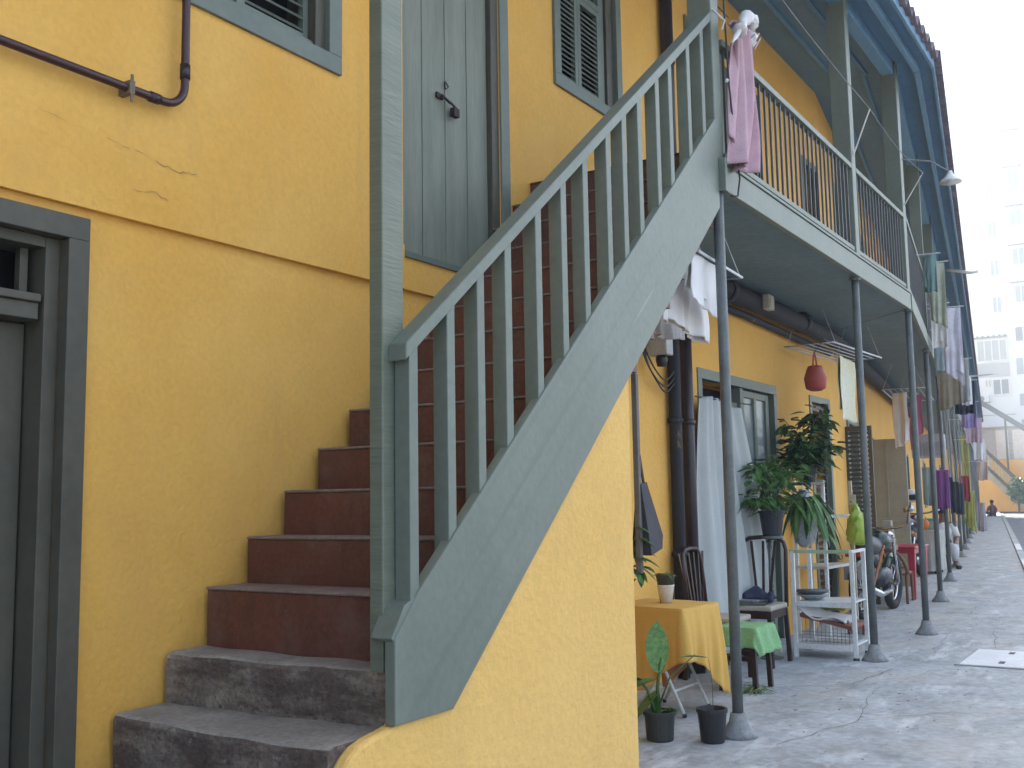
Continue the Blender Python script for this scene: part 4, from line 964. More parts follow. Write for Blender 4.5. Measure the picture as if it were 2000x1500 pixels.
# ------------------------------------------------------------------ chairs
def wooden_chair(x, y, yawd, label, seat_h=.45, back_h=.98, w_=.40, d_=.38, slats=3):
    t = thing("wooden_chair", label, "chair", (x, y, 0))
    c, s_ = math.cos(R_(yawd)), math.sin(R_(yawd))
    def P(a, b, z): return (x+a*c-b*s_, y+a*s_+b*c, z)     # a: across, b: towards the back
    for a in (-1, 1):
        MB().bar(P(a*w_/2*.92, -d_/2*.92, 0), P(a*w_/2*.9, -d_/2*.9, seat_h-.03), .036, .036).build("leg", DARKWOOD, t, .004)
        MB().bar(P(a*w_/2*.92, d_/2+.03, 0), P(a*w_/2*.9, d_/2*.9, seat_h-.03), .034, .034).build("leg", DARKWOOD, t, .004)
    mb = MB()
    mb.bar(P(-w_/2*.9, -d_/2*.9, seat_h-.055), P(w_/2*.9, -d_/2*.9, seat_h-.055), .022, .06)
    mb.bar(P(-w_/2*.9, d_/2*.9, seat_h-.055), P(w_/2*.9, d_/2*.9, seat_h-.055), .022, .06)
    mb.bar(P(-w_/2*.9, -d_/2*.9, seat_h-.055), P(-w_/2*.9, d_/2*.9, seat_h-.055), .022, .06)
    mb.bar(P(w_/2*.9, -d_/2*.9, seat_h-.055), P(w_/2*.9, d_/2*.9, seat_h-.055), .022, .06)
    mb.build("apron", DARKWOOD, t)
    mb = MB(); mb.hexa([P(-w_/2, -d_/2, seat_h-.025), P(w_/2, -d_/2, seat_h-.025), P(w_/2, d_/2, seat_h-.025), P(-w_/2, d_/2, seat_h-.025)], [P(-w_/2, -d_/2, seat_h+.015), P(w_/2, -d_/2, seat_h+.015), P(w_/2, d_/2, seat_h+.015), P(-w_/2, d_/2, seat_h+.015)])
    mb.build("seat", SEATF, t, .012)
    H = w_/2*.95
    arch = [P(-H, d_/2*.9, seat_h-.02), P(-H, d_/2+.02, back_h-.10), P(-H*.9, d_/2+.03, back_h-.04), P(-H*.62, d_/2+.03, back_h-.008), P(0, d_/2+.03, back_h), P(H*.62, d_/2+.03, back_h-.008), P(H*.9, d_/2+.03, back_h-.04), P(H, d_/2+.02, back_h-.10), P(H, d_/2*.9, seat_h-.02)]
    MB().tube(arch, .017, 10).build("back_frame", DARKWOOD, t, smooth=True)
    for i in range(slats):
        a = (i-(slats-1)/2)*w_*.22
        MB().bar(P(a*.55, d_/2*.93, seat_h+.0), P(a*1.15, d_/2+.028, back_h-.03), .022, .010, (c*0+s_, -c, 0)).build("slat", DARKWOOD, t, .002)
    return t
wooden_chair(8.22, 2.99, -90, "dark wooden chair with rounded slatted back standing before the white rack", .455, .985, .40, .42, 3)
wooden_chair(7.42, 2.98, 0, "dark many-slatted wooden chair behind the ochre table, against the drain pipes", .44, .94, .36, .36, 6)
t = thing("magazines", "folded cloth and papers lying on the dark wooden chair", "papers", (8.2, 3.0, .47))
mb = MB(); mb.obox((8.17, 3.0, .478), .30, .26, .012, R_(10)); mb.build("pad", mat("olive_pad", (0.10, 0.105, 0.07)), t, .003)
mb = MB(); mb.obox((8.22, 3.02, .494), .22, .18, .014, R_(-15)); mb.build("magazine", mat("magazine_cover", (0.32, 0.34, 0.36), (0.12, 0.12, 0.14), scale=14), t, .002)
t = thing("folded_jacket", "dark blue jacket heaped on the wooden chair against its slats", "clothing", (8.3, 3.0, .52))
mb = MB()
def hp(u, v):
    x_ = 8.22+.16*u; y_ = 2.86+.26*v; e = math.sin(3.14*u)**.6*math.sin(3.14*v)**.6
    return V((x_+.015*math.sin(v*14), y_+.012*math.sin(u*11), .505+e*(.05+.03*math.sin(v*9+u*4)+.05*u*v)))
mb.sheet(hp, 26, 30); mb.build("cloth", mat("dark_blue_cloth", (0.03, 0.035, 0.07), (0.02, 0.022, 0.05), rough=.9), t, smooth=True, solid=.01)
MB().tube(curve3([(8.26, 2.88, .55), (8.22, 2.86, .52), (8.17, 2.85, .50), (8.13, 2.83, .505)]), .02, 7).build("sleeve", mat("dark_blue_cloth", (0.03, 0.035, 0.07)), t, smooth=True)
# stool with green cloth
t = thing("stool", "low dark wooden stool under a light green cloth", "stool", (7.12, 2.68, 0))
for dx in (-.14, .16):
    for dy in (-.12, .12): MB().bar((7.12+dx, 2.68+dy, 0), (7.12+dx*.9, 2.68+dy*.9, .40), .034, .034).build("leg", DARKWOOD, t, .003)
MB().box(6.95, 7.30, 2.55, 2.81, .40, .425).build("seat", DARKWOOD, t, .004)
for dx in (-.14, .16): MB().bar((7.12+dx*.95, 2.57, .22), (7.12+dx*.95, 2.80, .22), .02, .03).build("stretcher", DARKWOOD, t)
t = thing("green_cloth", "light green cloth lying over the low stool", "cloth", (7.12, 2.68, .43))
def gc(u, v):
    a = (u-.5)*.62; b = (v-.5)*.62; ca = max(-.19, min(.19, a)); cb = max(-.145, min(.145, b)); ov = math.hypot(a-ca, b-cb)
    return V((7.13+ca+(a-ca)*.25+.01*math.sin(v*20)*(ov > 0), 2.68+cb+(b-cb)*.25+.01*math.sin(u*22)*(ov > 0), .432-ov*1.05))
mb = MB(); mb.sheet(gc, 40, 40); mb.build("cloth", mat("light_green_cotton", (0.22, 0.42, 0.19), (0.19, 0.37, 0.17), rough=.9), t, smooth=True, solid=.004)

# ------------------------------------------------------------------ white metal rack
RA = V((8.72, 2.385)); 
t = thing("metal_rack", "low white metal rack with a green top rail and two shelves", "rack", (8.6, 2.7, 0))
# four posts: street-right pair, wall-left pair
pst = [(8.70, 2.345), (9.16, 2.37), (8.70, 2.83), (9.16, 2.83)]
for i, (x_, y_) in enumerate(pst): MB().box(x_-.016, x_+.016, y_-.016, y_+.016, 0.0, .86).build("post", WHITE, t, .002)
MB().box(8.686, 8.714, 2.361, 2.85, .845, .872).build("top_rail", mat("green_rail_paint", (0.25, 0.36, 0.16), (0.42, 0.48, 0.36), scale=5), t, .002)
mb = MB(); mb.box(8.716, 9.16, 2.346, 2.37, .846, .87); mb.build("top_rail", WHITE, t, .002)
for z_ in (.44, .10):
    mb = MB(); mb.box(8.716, 9.15, 2.362, 2.81, z_, z_+.012); mb.box(8.684, 8.715, 2.362, 2.81, z_-.03, z_+.013); mb.build("shelf", WHITE, t, .002)
for x_, y_ in ((8.70, 2.345), (9.16, 2.37)): MB().lathe([(.028, 0.0), (.022, .02)], (x_, y_, 0), 8).build("foot", BLKP, t)
t = thing("wicker_cage", "low wire cage with a wooden lid slanting on the rack's bottom shelf", "cage", (8.9, 2.6, .12))
mb = MB()
for i in range(13): mb.bar((8.73, 2.40+i*.032, .118), (8.73, 2.40+i*.032, .235+i*.007), .004, .004)
for z_ in (.13, .155, .18, .205): mb.bar((8.73, 2.40, z_), (8.73, 2.79, z_), .004, .004)
for i in range(12): mb.bar((8.73+i*.034, 2.40, .118), (8.73+i*.034, 2.40, .235), .004, .004)
mb.build("wire_side", mat("galvanised_wire", (0.35, 0.36, 0.36), metal=.5), t)
mb = MB(); mb.hexa([(8.725, 2.38, .232), (9.13, 2.38, .232), (9.13, 2.80, .322), (8.725, 2.80, .322)], [(8.725, 2.38, .262), (9.13, 2.38, .262), (9.13, 2.80, .352), (8.725, 2.80, .352)])
mb.build("lid", mat("red_brown_board", (0.24, 0.085, 0.05), (0.18, 0.06, 0.04)), t, .004)
t = thing("floor_cloth", "crumpled white cloth thrown over the wire cage", "cloth", (8.9, 2.7, .4))
mb = MB(); mb.sheet(lambda u, v: V((8.72+.36*u, 2.42+.40*v, .282+.085*v+.03*math.sin(u*9+v*7)+.10*max(0, v-.55)*2*math.sin(3.14*u*.9+.2))), 30, 30); mb.build("cloth", CLOTHW, t, smooth=True, solid=.012)
t = thing("storage_box", "yellow-green plastic box inside the white rack behind the cloth", "box", (9.05, 2.6, .36))
mb = MB(); mb.hexa([(9.0, 2.50, .355), (9.14, 2.50, .355), (9.14, 2.68, .355), (9.0, 2.68, .355)], [(8.99, 2.48, .43), (9.15, 2.48, .43), (9.15, 2.70, .43), (8.99, 2.70, .43)]); mb.build("box", mat("yellow_green_plastic", (0.38, 0.40, 0.05)), t, .006)
MB().box(8.985, 9.155, 2.475, 2.705, .4305, .438).build("lid", mat("yellow_green_plastic", (0.38, 0.40, 0.05)), t, .002)
t = thing("wash_bowl", "blue-grey enamel bowls stacked on the rack's middle shelf", "bowl", (8.86, 2.74, .46))
MB().lathe([(.06, 0), (.12, .035), (.135, .04), (.14, .045)], (8.86, 2.72, .454), 20).build("bowl", mat("pale_enamel", (0.42, 0.46, 0.48)), t, smooth=True)
MB().lathe([(.06, .03), (.125, .06), (.14, .066), (.145, .075)], (8.86, 2.73, .456), 20).build("bowl", mat("dark_enamel", (0.10, 0.11, 0.12)), t, smooth=True)
# tall white shelf behind
t = thing("tall_shelf", "tall slim cream-white shelf stand behind the low rack, against the wall", "shelf", (10.3, 2.98, 0))
for x_, y_ in ((10.1, 2.96), (10.1, 3.24), (10.85, 2.90), (10.55, 3.24)): MB().box(x_-.016, x_+.016, y_-.016, y_+.016, 0, 1.46).build("post", WHITE if x_ < 10.5 else mat("cream_post", (0.50, 0.45, 0.33)), t, .002)
for z_ in (.28, .62, 1.10):
    mb = MB(); mb.hexa([(10.08, 2.945, z_), (10.86, 2.89, z_), (10.58, 3.25, z_), (10.08, 3.25, z_)], [(10.08, 2.945, z_+.025), (10.86, 2.89, z_+.025), (10.58, 3.25, z_+.025), (10.08, 3.25, z_+.025)]); mb.build("shelf_board", mat("cream_shelf", (0.58, 0.55, 0.48)), t, .002)
t = thing("carrier_bag", "yellow-green plastic bag bulging from the shelf post", "bag", (10.6, 2.78, 1.0))
mb = MB(); mb.lathe([(.03, -.175), (.075, -.165), (.10, -.14), (.108, -.11), (.112, -.07), (.108, -.03), (.10, .01), (.085, .05), (.074, .08), (.06, .11), (.05, .14), (.04, .17), (.034, .20), (.02, .23)], (10.62, 2.78, 1.0), 28)
for vv in mb.bm.verts:
    z_ = vv.co.z; k_ = 1-(z_-.8)*.6
    vv.co.x += (.016*math.sin(z_*50+vv.co.y*60)+.010*math.sin(z_*110+vv.co.y*150))*k_; vv.co.y += .018*math.sin(z_*43+vv.co.x*80)*k_+.12*max(0, z_-1.0)
mb.build("bag_body", mat("lime_plastic_film", (0.42, 0.50, 0.06), (0.30, 0.40, 0.04), scale=7, rough=.35), t, smooth=True)
MB().tube([(10.62, 2.80, 1.20), (10.68, 2.84, 1.27), (10.82, 2.89, 1.25)], .008, 6).build("handle", mat("lime_plastic_film", (0.42, 0.5, 0.06)), t)
t = thing("paper_note", "small cream card fixed on top of the shelf post", "card", (10.84, 2.87, 1.26))
MB().obox((10.82, 2.88, 1.27), .012, .075, .10, .1).build("card", mat("cream_card", (0.5, 0.42, 0.32)), t, .002)

# ------------------------------------------------------------------ potted foliage by the shelf
def bush(x, y, z, rx, rz, n, Lf, Wf, m, name, label, hang=.5, seed=1, potr=.09, poth=.17, potm=None, stems=7, down=0, potz=None):
    rn = random.Random(seed); t = thing(name, label, "plant", (x, y, z))
    if potr:
        pz = z if potz is None else potz
        MB().lathe([(potr*.78, 0), (potr, poth-.02), (potr+.01, poth-.02), (potr+.01, poth), (potr-.01, poth)], (x, y, pz), 20).build("pot", potm or BLKP, t, smooth=False)
        z0 = pz+poth
    else: z0 = z
    groups = []
    for s_ in range(stems):
        d = rdir(.1, .95, rn); L_ = rz*rn.uniform(.7, 1.25); tip = V((x, y, z0))+V((d.x*rx, d.y*rx, max(.15, d.z)*L_-down*rn.random()))
        mid = V((x, y, z0))*.5+tip*.5+V((0, 0, .12*rz)); groups.append((V((x, y, z0-.03)), mid, tip))
    mb = MB()
    for a, b, c in groups: mb.tube([a, b, c], [.006, .004, .002], 5)
    mb.build("stems", mat("green_brown_stem", (0.07, 0.09, 0.035)), t)
    for part in range(2):
        mb = MB()
        for i in range(n//2):
            a, b, c = rn.choice(groups); q = rn.random()**.6
            p = a*(1-q)**2+b*2*q*(1-q)+c*q*q
            dd = rdir(-.5, .7, rn); p = p+dd*rn.uniform(0, .10*rx/.2)
            leaf(mb, p, dd, Lf*rn.uniform(.6, 1.2), Wf*rn.uniform(.7, 1.2), hang)
        mb.build("foliage", m if part else mat(m.name+"_light", (0.12, 0.23, 0.05), (0.07, 0.15, 0.035), rough=.45), t)
    return t
t = thing("wall_bracket_shelf", "small dark wall shelf carrying the bushy pot plant", "shelf", (9.8, 3.1, 1.4))
MB().box(9.60, 10.02, 2.92, YW-.001, 1.415, 1.44).build("board", DARKW, t, .003)
MB().bar((9.8, 3.28, 1.2), (9.8, 2.98, 1.41), .02, .02).build("strut", DARKW, t)
bush(9.80, 3.00, 1.44, .24, .62, 420, .14, .055, LEAFD, "bushy_plant", "dark bushy plant on the small wall shelf under the faded towel", .5, 4, .085, .15, stems=12)
bush(8.49, 2.92, 1.0, .26, .60, 150, .13, .060, LEAF, "leafy_plant", "leafy green plant in a black pot on the wooden chair's back corner", .45, 8, .10, .20, mat("blue_black_pot", (0.018, 0.02, 0.03), rough=.6), stems=9)
bush(9.15, 2.98, 1.50, .26, .22, 90, .14, .06, LEAF, "leafy_plant", "light green leafy branches spreading between the black pot and the dark bushy plant", .5, 18, 0, stems=7, down=.1)
t = thing("plant_stand", "dark plant stand holding the black pot above the chair", "stand", (8.47, 2.90, 0))
MB().lathe([(.085, .972), (.09, .98), (.09, .994)], (8.49, 2.92, 0), 20).build("top", POLE, t)
MB().tube([(8.52, 2.98, 0.02), (8.50, 2.95, .975)], .012, 8).build("stem", POLE, t, smooth=True)
MB().lathe([(.10, 0), (.10, .012), (.02, .03)], (8.52, 2.98, 0), 16).build("base", POLE, t)
bush(9.42, 2.95, 1.32, .18, .12, 70, .19, .06, LEAF, "trailing_plant", "trailing long-leaved plant spilling over the white patterned bag", 1.6, 15, 0, stems=8, down=.42)
t = thing("patterned_bag", "white plastic bag with grey marks hanging under the trailing plant", "bag", (9.55, 2.98, 1.1))
mb = MB(); mb.lathe([(.02, -.25), (.085, -.20), (.115, -.05), (.13, .10), (.07, .22), (.02, .28)], (9.55, 2.98, 1.10), 18)
for vv in mb.bm.verts: vv.co.x += .014*math.sin(vv.co.z*40+vv.co.y*50); vv.co.y += .014*math.sin(vv.co.z*37+vv.co.x*60)
mb.build("bag_body", mat("white_printed_film", (0.62, 0.62, 0.62), (0.30, 0.31, 0.36), scale=11, rough=.35), t, smooth=True)
MB().tube([(9.55, 2.98, 1.36), (9.57, 2.99, 1.44), (9.60, 3.0, 1.46)], .006, 5).build("handle", CLOTHW, t)
t = thing("hanging_plant", "leafy sprig peeping past the edge of the stair wall below the dark bag", "plant", (5.08, 2.5, 1.0))
mb = MB()
for i in range(22): leaf(mb, V((5.04, 2.47, 1.0))+V((random.uniform(-.05, .05), random.uniform(-.03, .03), random.uniform(-.1, .18))), rdir(-.8, .3), .10, .04, .5)
mb.build("foliage", LEAF, t)

# ------------------------------------------------------------------ things along the alley
def plastic_table(x0, x1, y0, y1, h, m, label):
    t = thing("plastic_table", label, "table", ((x0+x1)/2, (y0+y1)/2, 0))
    MB().box(x0, x1, y0, y1, h-.03, h).build("tabletop", m, t, .012)
    mb = MB(); mb.box(x0+.02, x1-.02, y0+.02, y0+.04, h-.09, h-.03); mb.box(x0+.02, x1-.02, y1-.04, y1-.02, h-.09, h-.03); mb.box(x0+.02, x0+.04, y0+.04, y1-.04, h-.09, h-.03); mb.box(x1-.04, x1-.02, y0+.04, y1-.04, h-.09, h-.03)
    mb.build("skirt", m, t)
    for x_, y_ in ((x0+.06, y0+.06), (x1-.06, y0+.06), (x0+.06, y1-.06), (x1-.06, y1-.06)):
        mb = MB(); mb.hexa([(x_-.025, y_-.025, 0), (x_+.025, y_-.025, 0), (x_+.025, y_+.025, 0), (x_-.025, y_+.025, 0)], [(x_-.045, y_-.045, h-.03), (x_+.045, y_-.045, h-.03), (x_+.045, y_+.045, h-.03), (x_-.045, y_+.045, h-.03)]); mb.build("leg", m, t, .006)
    return t
plastic_table(13.9, 14.7, 2.95, 3.88, .66, mat("red_table_plastic", (0.42, 0.025, 0.05), (0.36, 0.02, 0.04), rough=.35), "red plastic table standing before the cream door leaf")
t = thing("wicker_armchair", "brown wicker armchair with a round spindled back under the red table's edge", "chair", (13.4, 3.2, 0))
WK = mat("brown_wicker", (0.20, 0.09, 0.045), (0.14, 0.06, 0.03), rough=.6)
arc = [(13.35, 3.21-.27*math.cos(a), .36+.30*math.sin(a)) for a in [i*math.pi/12 for i in range(13)]]
MB().tube(arc, .022, 8).build("back_frame", WK, t, smooth=True)
MB().tube([(13.37, 3.21-.13*math.cos(a), .40+.13*math.sin(a)) for a in [i*math.pi/10 for i in range(11)]], .014, 7).build("inner_hoop", WK, t, smooth=True)
for i in range(1, 12):
    a = i*math.pi/12; MB().tube([(13.36, 3.21-.14*math.cos(a), .40+.14*math.sin(a)), (13.35, 3.21-.26*math.cos(a), .36+.29*math.sin(a))], .008, 5).build("spindle", WK if i % 2 else WHITE, t)
MB().lathe([(.24, .33), (.26, .345), (.26, .37), (.24, .38)], (13.60, 3.21, 0), 20).build("seat", WK, t, smooth=True)
for x_, y_ in ((13.37, 2.96), (13.37, 3.46), (13.85, 3.0), (13.85, 3.42)): MB().tube([(x_, y_, 0), (x_, y_, .36)], .018, 7).build("leg", WK, t)
# open cream door leaf
t = thing("open_door_leaf", "tall cream door leaf standing open across the walkway past the bend", "door", (15.5, 3.6, 0))
CRD = mat("cream_door", (0.33, 0.31, 0.24), (0.28, 0.265, 0.20), scale=3, rough=.6)
MB().box(15.48, 15.52, 3.34, 3.93, .03, 2.10).build("panel", CRD, t, .004)
MB().box(15.465, 15.479, 3.36, 3.91, .92, .98).build("ledge_board", CRD, t, .003)
MB().box(15.465, 15.479, 3.60, 3.62, 1.0, 2.08).build("centre_bead", CRD, t)
MB().box(15.45, 15.479, 3.38, 3.41, 1.06, 1.12).build("lock", mat("brown_lock", (0.16, 0.10, 0.06)), t, .003)
# louvred dark leaf
t = thing("open_shutter_leaf", "dark louvred door leaf standing open behind the lime bag", "door", (12.9, 3.35, 0))
mb = MB(); mb.box(12.88, 12.92, 3.16, 3.20, .03, 2.14); mb.box(12.88, 12.92, 3.44, 3.62, .03, 2.14); mb.box(12.88, 12.92, 3.20, 3.44, 2.08, 2.14); mb.box(12.88, 12.92, 3.20, 3.44, .03, .10)
mb.build("frame", DARKW, t, .003)
mb = MB(); z_ = .13
while z_ < 2.07: mb.obox((12.90, 3.32, z_), .045, .24, .008, 0, R_(-38), 'Y'); z_ += .055
mb.build("louvres", DARKW, t)

def motorbike(x, y, yawd, body, label, S_=1.0, top_box=False):
    t = thing("motorbike", label, "motorbike", (x, y, 0))
    c, s_ = math.cos(R_(yawd)), math.sin(R_(yawd))
    def P(a, b, z): return V((x+(a*c-b*s_)*S_, y+(a*s_+b*c)*S_, z*S_))     # a forward, b left
    CH = mat("chrome", (0.6, 0.62, 0.65), rough=.2, metal=1, bump=0); TY_ = mat("tyre_rubber", (0.02, 0.02, 0.022), rough=.8)
    for nm, a in (("rear_wheel", -.62), ("front_wheel", .62)):
        ring = [P(a+.26*math.cos(q), 0, .30+.26*math.sin(q)) for q in [i*6.2832/24 for i in range(24)]]
        w_ = MB().tube(ring, .048*S_, 8, True).build("wheel", TY_, t, smooth=True)
        MB().tube([P(a+.20*math.cos(q), 0, .30+.20*math.sin(q)) for q in [i*6.2832/24 for i in range(24)]], .014*S_, 6, True).build("rim", CH, w_, smooth=True)
        mb = MB()
        for i in range(8): q = i*6.2832/8; mb.tube([P(a, 0, .30), P(a+.2*math.cos(q), 0, .3+.2*math.sin(q))], .005*S_, 4)
        mb.tube([P(a, -.07, .3), P(a, .07, .3)], .035*S_, 8); mb.build("spokes", CH, w_)
        mb = MB(); mb.tube([P(a+.31*math.cos(q), 0, .30+.31*math.sin(q)) for q in [math.pi*(.15+.7*i/8) for i in range(9)]], .045*S_, 6); mb.build("mudguard", body, t, smooth=True)
    mb = MB(); mb.tube([P(-.1, .06, .38), P(.1, .06, .42), P(.12, -.06, .42), P(-.1, -.06, .38)], .09*S_, 8, True); mb.build("engine", mat("engine_alloy", (0.16, 0.16, 0.17), rough=.5, metal=.6), t, smooth=True)
    mb = MB(); mb.tube([P(-.02, 0, .74), P(.12, 0, .80), P(.30, 0, .78), P(.40, 0, .70)], [.07*S_, .12*S_, .12*S_, .05*S_], 10); mb.build("tank", body, t, smooth=True)
    mb = MB(); mb.tube([P(-.72, 0, .80), P(-.5, 0, .79), P(-.2, 0, .75), P(.02, 0, .76)], [.06*S_, .11*S_, .12*S_, .08*S_], 10); mb.build("seat", BLKP, t, smooth=True)
    mb = MB(); mb.tube([P(-.78, 0, .70), P(-.5, 0, .68), P(-.1, 0, .60)], [.05*S_, .09*S_, .08*S_], 8); mb.build("tail_fairing", body, t, smooth=True)
    MB().obox(P(-.82, 0, .70), .04*S_, .16*S_, .07*S_, R_(yawd)).build("tail_light", mat("red_lens", (0.4, 0.02, 0.02), rough=.2), t, .008)
    for b in (-.14, .14): MB().ball(P(-.80, b, .66), .03*S_, n=8, m=6).build("indicator", mat("amber_lens", (0.6, 0.22, 0.03), rough=.2), t)
    MB().obox(P(-.84, 0, .50), .012*S_, .20*S_, .15*S_, R_(yawd)).build("number_plate", mat("grey_plate", (0.36, 0.37, 0.37), (0.30, 0.31, 0.31), scale=20), t, .002)
    for b in (-.07, .07):
        MB().tube([P(.62, b, .30), P(.45, b, .85)], .02*S_, 7).build("fork", CH, t)
        MB().tube([P(-.62, b, .30), P(-.45, b*1.2, .66)], .018*S_, 7).build("shock_absorber", CH, t)
    MB().tube([P(.33, -.34, .98), P(.40, -.18, .94), P(.44, 0, .92), P(.40, .18, .94), P(.33, .34, .98)], .014*S_, 7).build("handlebar", CH, t, smooth=True)
    MB().ball(P(.52, 0, .82), .08*S_, n=12, m=8).build("headlight", CH, t, smooth=True)
    for b in (-.26, .26):
        m_2 = MB().tube([P(.37, b, .95), P(.36, b*1.12, 1.12)], .007*S_, 5).build("mirror", BLKP, t)
        MB().ball(P(.36, b*1.18, 1.15), .02*S_, .055*S_, .04*S_, 10, 6).build("mirror_glass", CH, m_2, smooth=True)
    MB().tube([P(.1, -.12, .25), P(-.3, -.13, .24), P(-.75, -.14, .33)], [.025*S_, .035*S_, .04*S_], 8).build("exhaust", CH, t, smooth=True)
    MB().tube([P(-.05, .05, .3), P(-.12, .28, .01)], .012*S_, 6).build("side_stand", POLE, t)
    return t
motorbike(12.2, 3.02, -2, mat("dark_green_paint", (0.012, 0.035, 0.03), rough=.25), "dark green motorbike parked behind the low white rack, rear towards the camera")
motorbike(17.3, 3.70, 4, mat("dark_wine_paint", (0.07, 0.01, 0.02), rough=.25), "wine red motorbike parked behind the red table", 1.08)
t = thing("helmet", "white helmet hanging high beside the wine red motorbike", "helmet", (16, 3.36, 1.22))
mb = MB(); mb.ball((16.4, 3.50, 1.29), .13, .12, .10); mb.build("shell", WHITE, t, smooth=True)
MB().ball((16.33, 3.47, 1.27), .08, .10, .05, 12, 8).build("visor", BLKP, t, smooth=True)
t = thing("orange_bag", "bright orange bag on the wine red motorbike", "bag", (17, 3.45, .86))
mb = MB(); mb.ball((17.0, 3.47, .85), .08, .09, .09, 12, 8); mb.build("bag_body", mat("bright_orange", (0.7, 0.17, 0.01), rough=.6), t, smooth=True)
MB().tube([(17.0, 3.42, .92), (17.0, 3.46, 1.0), (17.0, 3.52, .92)], .008, 5).build("handle", mat("bright_orange", (0.7, 0.17, 0.01)), t)
# strip of white boxes on the first motorbike
t = thing("stacked_cartons", "short leaning pile of cream cartons beyond the dark motorbike", "carton", (13.2, 3.1, .6))
for i in range(5): MB().obox((13.6+.02*i, 3.20-.008*i, .96-i*.075), .10, .10, .065, .1*i).build("carton", mat("cream_carton", (0.50, 0.45, 0.35)), t, .004)
MB().bar((13.6, 3.2, 0), (13.62, 3.2, .61), .03, .03).build("stand", DARKWOOD, t)
# broom handle leaning
t = thing("broom", "orange-brown wooden broom leaning at the low rack's far side", "broom", (10.4, 2.75, 0))
MB().tube([(10.35, 2.72, .04), (11.1, 2.66, .80)], .014, 8).build("handle", mat("orange_wood", (0.36, 0.13, 0.05)), t)
mb = MB(); mb.obox((10.33, 2.72, .05), .06, .26, .09, .2); mb.build("brush_head", mat("rust_bristle", (0.20, 0.06, 0.03)), t, .004)
# cloth-covered table further on
t = thing("side_table", "table under a long cream cloth past the wine red motorbike", "table", (18.7, 3.78, 0))
for x_, y_ in ((18.5, 3.62), (18.5, 3.93), (19.0, 3.62), (19.0, 3.93)): MB().bar((x_, y_, 0), (x_, y_, .68), .03, .03).build("leg", DARKWOOD, t)
MB().box(18.45, 19.05, 3.58, 3.97, .68, .70).build("tabletop", DARKWOOD, t)
t = thing("tablecloth", "long cream cloth covering the far side table to the ground", "tablecloth", (18.7, 3.78, .7))
def c3(u, v):
    q = 6.2832*u; bx = max(-1, min(1, 1.3*math.cos(q)))*.33; by = max(-1, min(1, 1.3*math.sin(q)))*.21
    f_ = 1+.06*math.sin(u*60)*v
    return V((18.75+bx*f_, 3.77+by*f_, .712-.66*v))
mb = MB(); mb.sheet(c3, 90, 8); mb.face([(18.42, 3.56, .712), (19.08, 3.56, .712), (19.08, 3.98, .712), (18.42, 3.98, .712)]); mb.build("cloth", mat("cream_cloth", (0.50, 0.48, 0.42), rough=.9), t, smooth=False)
t = thing("basin", "green-rimmed plastic basin on the cream-covered table", "basin", (18.75, 3.78, .72))
MB().lathe([(.12, 0), (.17, .15), (.175, .155), (.175, .17)], (18.75, 3.78, .715), 16).build("bowl", mat("pale_green_plastic", (0.30, 0.42, 0.36)), t, smooth=True)
MB().lathe([(.176, 0), (.195, .01), (.195, .025), (.176, .03)], (18.75, 3.78, .87), 16).build("rim", mat("green_plastic", (0.04, 0.26, 0.15)), t, smooth=True)
t = thing("hanging_box", "white box hanging under the gallery beyond the pink shirt", "box", (20.5, 3.9, 2.0))
p = g2(11.0, -.45, 2.0)
MB().box(p.x-.2, p.x+.2, p.y-.28, p.y+.28, 2.0, 2.45).build("casing", mat("grey_white_casing", (0.45, 0.45, 0.5)), t, .01)
MB().box(p.x-.21, p.x-.201, p.y-.24, p.y+.24, 2.04, 2.30).build("front_grille", mat("grille_grey", (0.32, 0.32, 0.36)), t, .004)
for dy in (-.2, .2): MB().tube([(p.x, p.y+dy, 2.45), (p.x, p.y+dy, 3.11)], .01, 5).build("hanger", POLE, t)

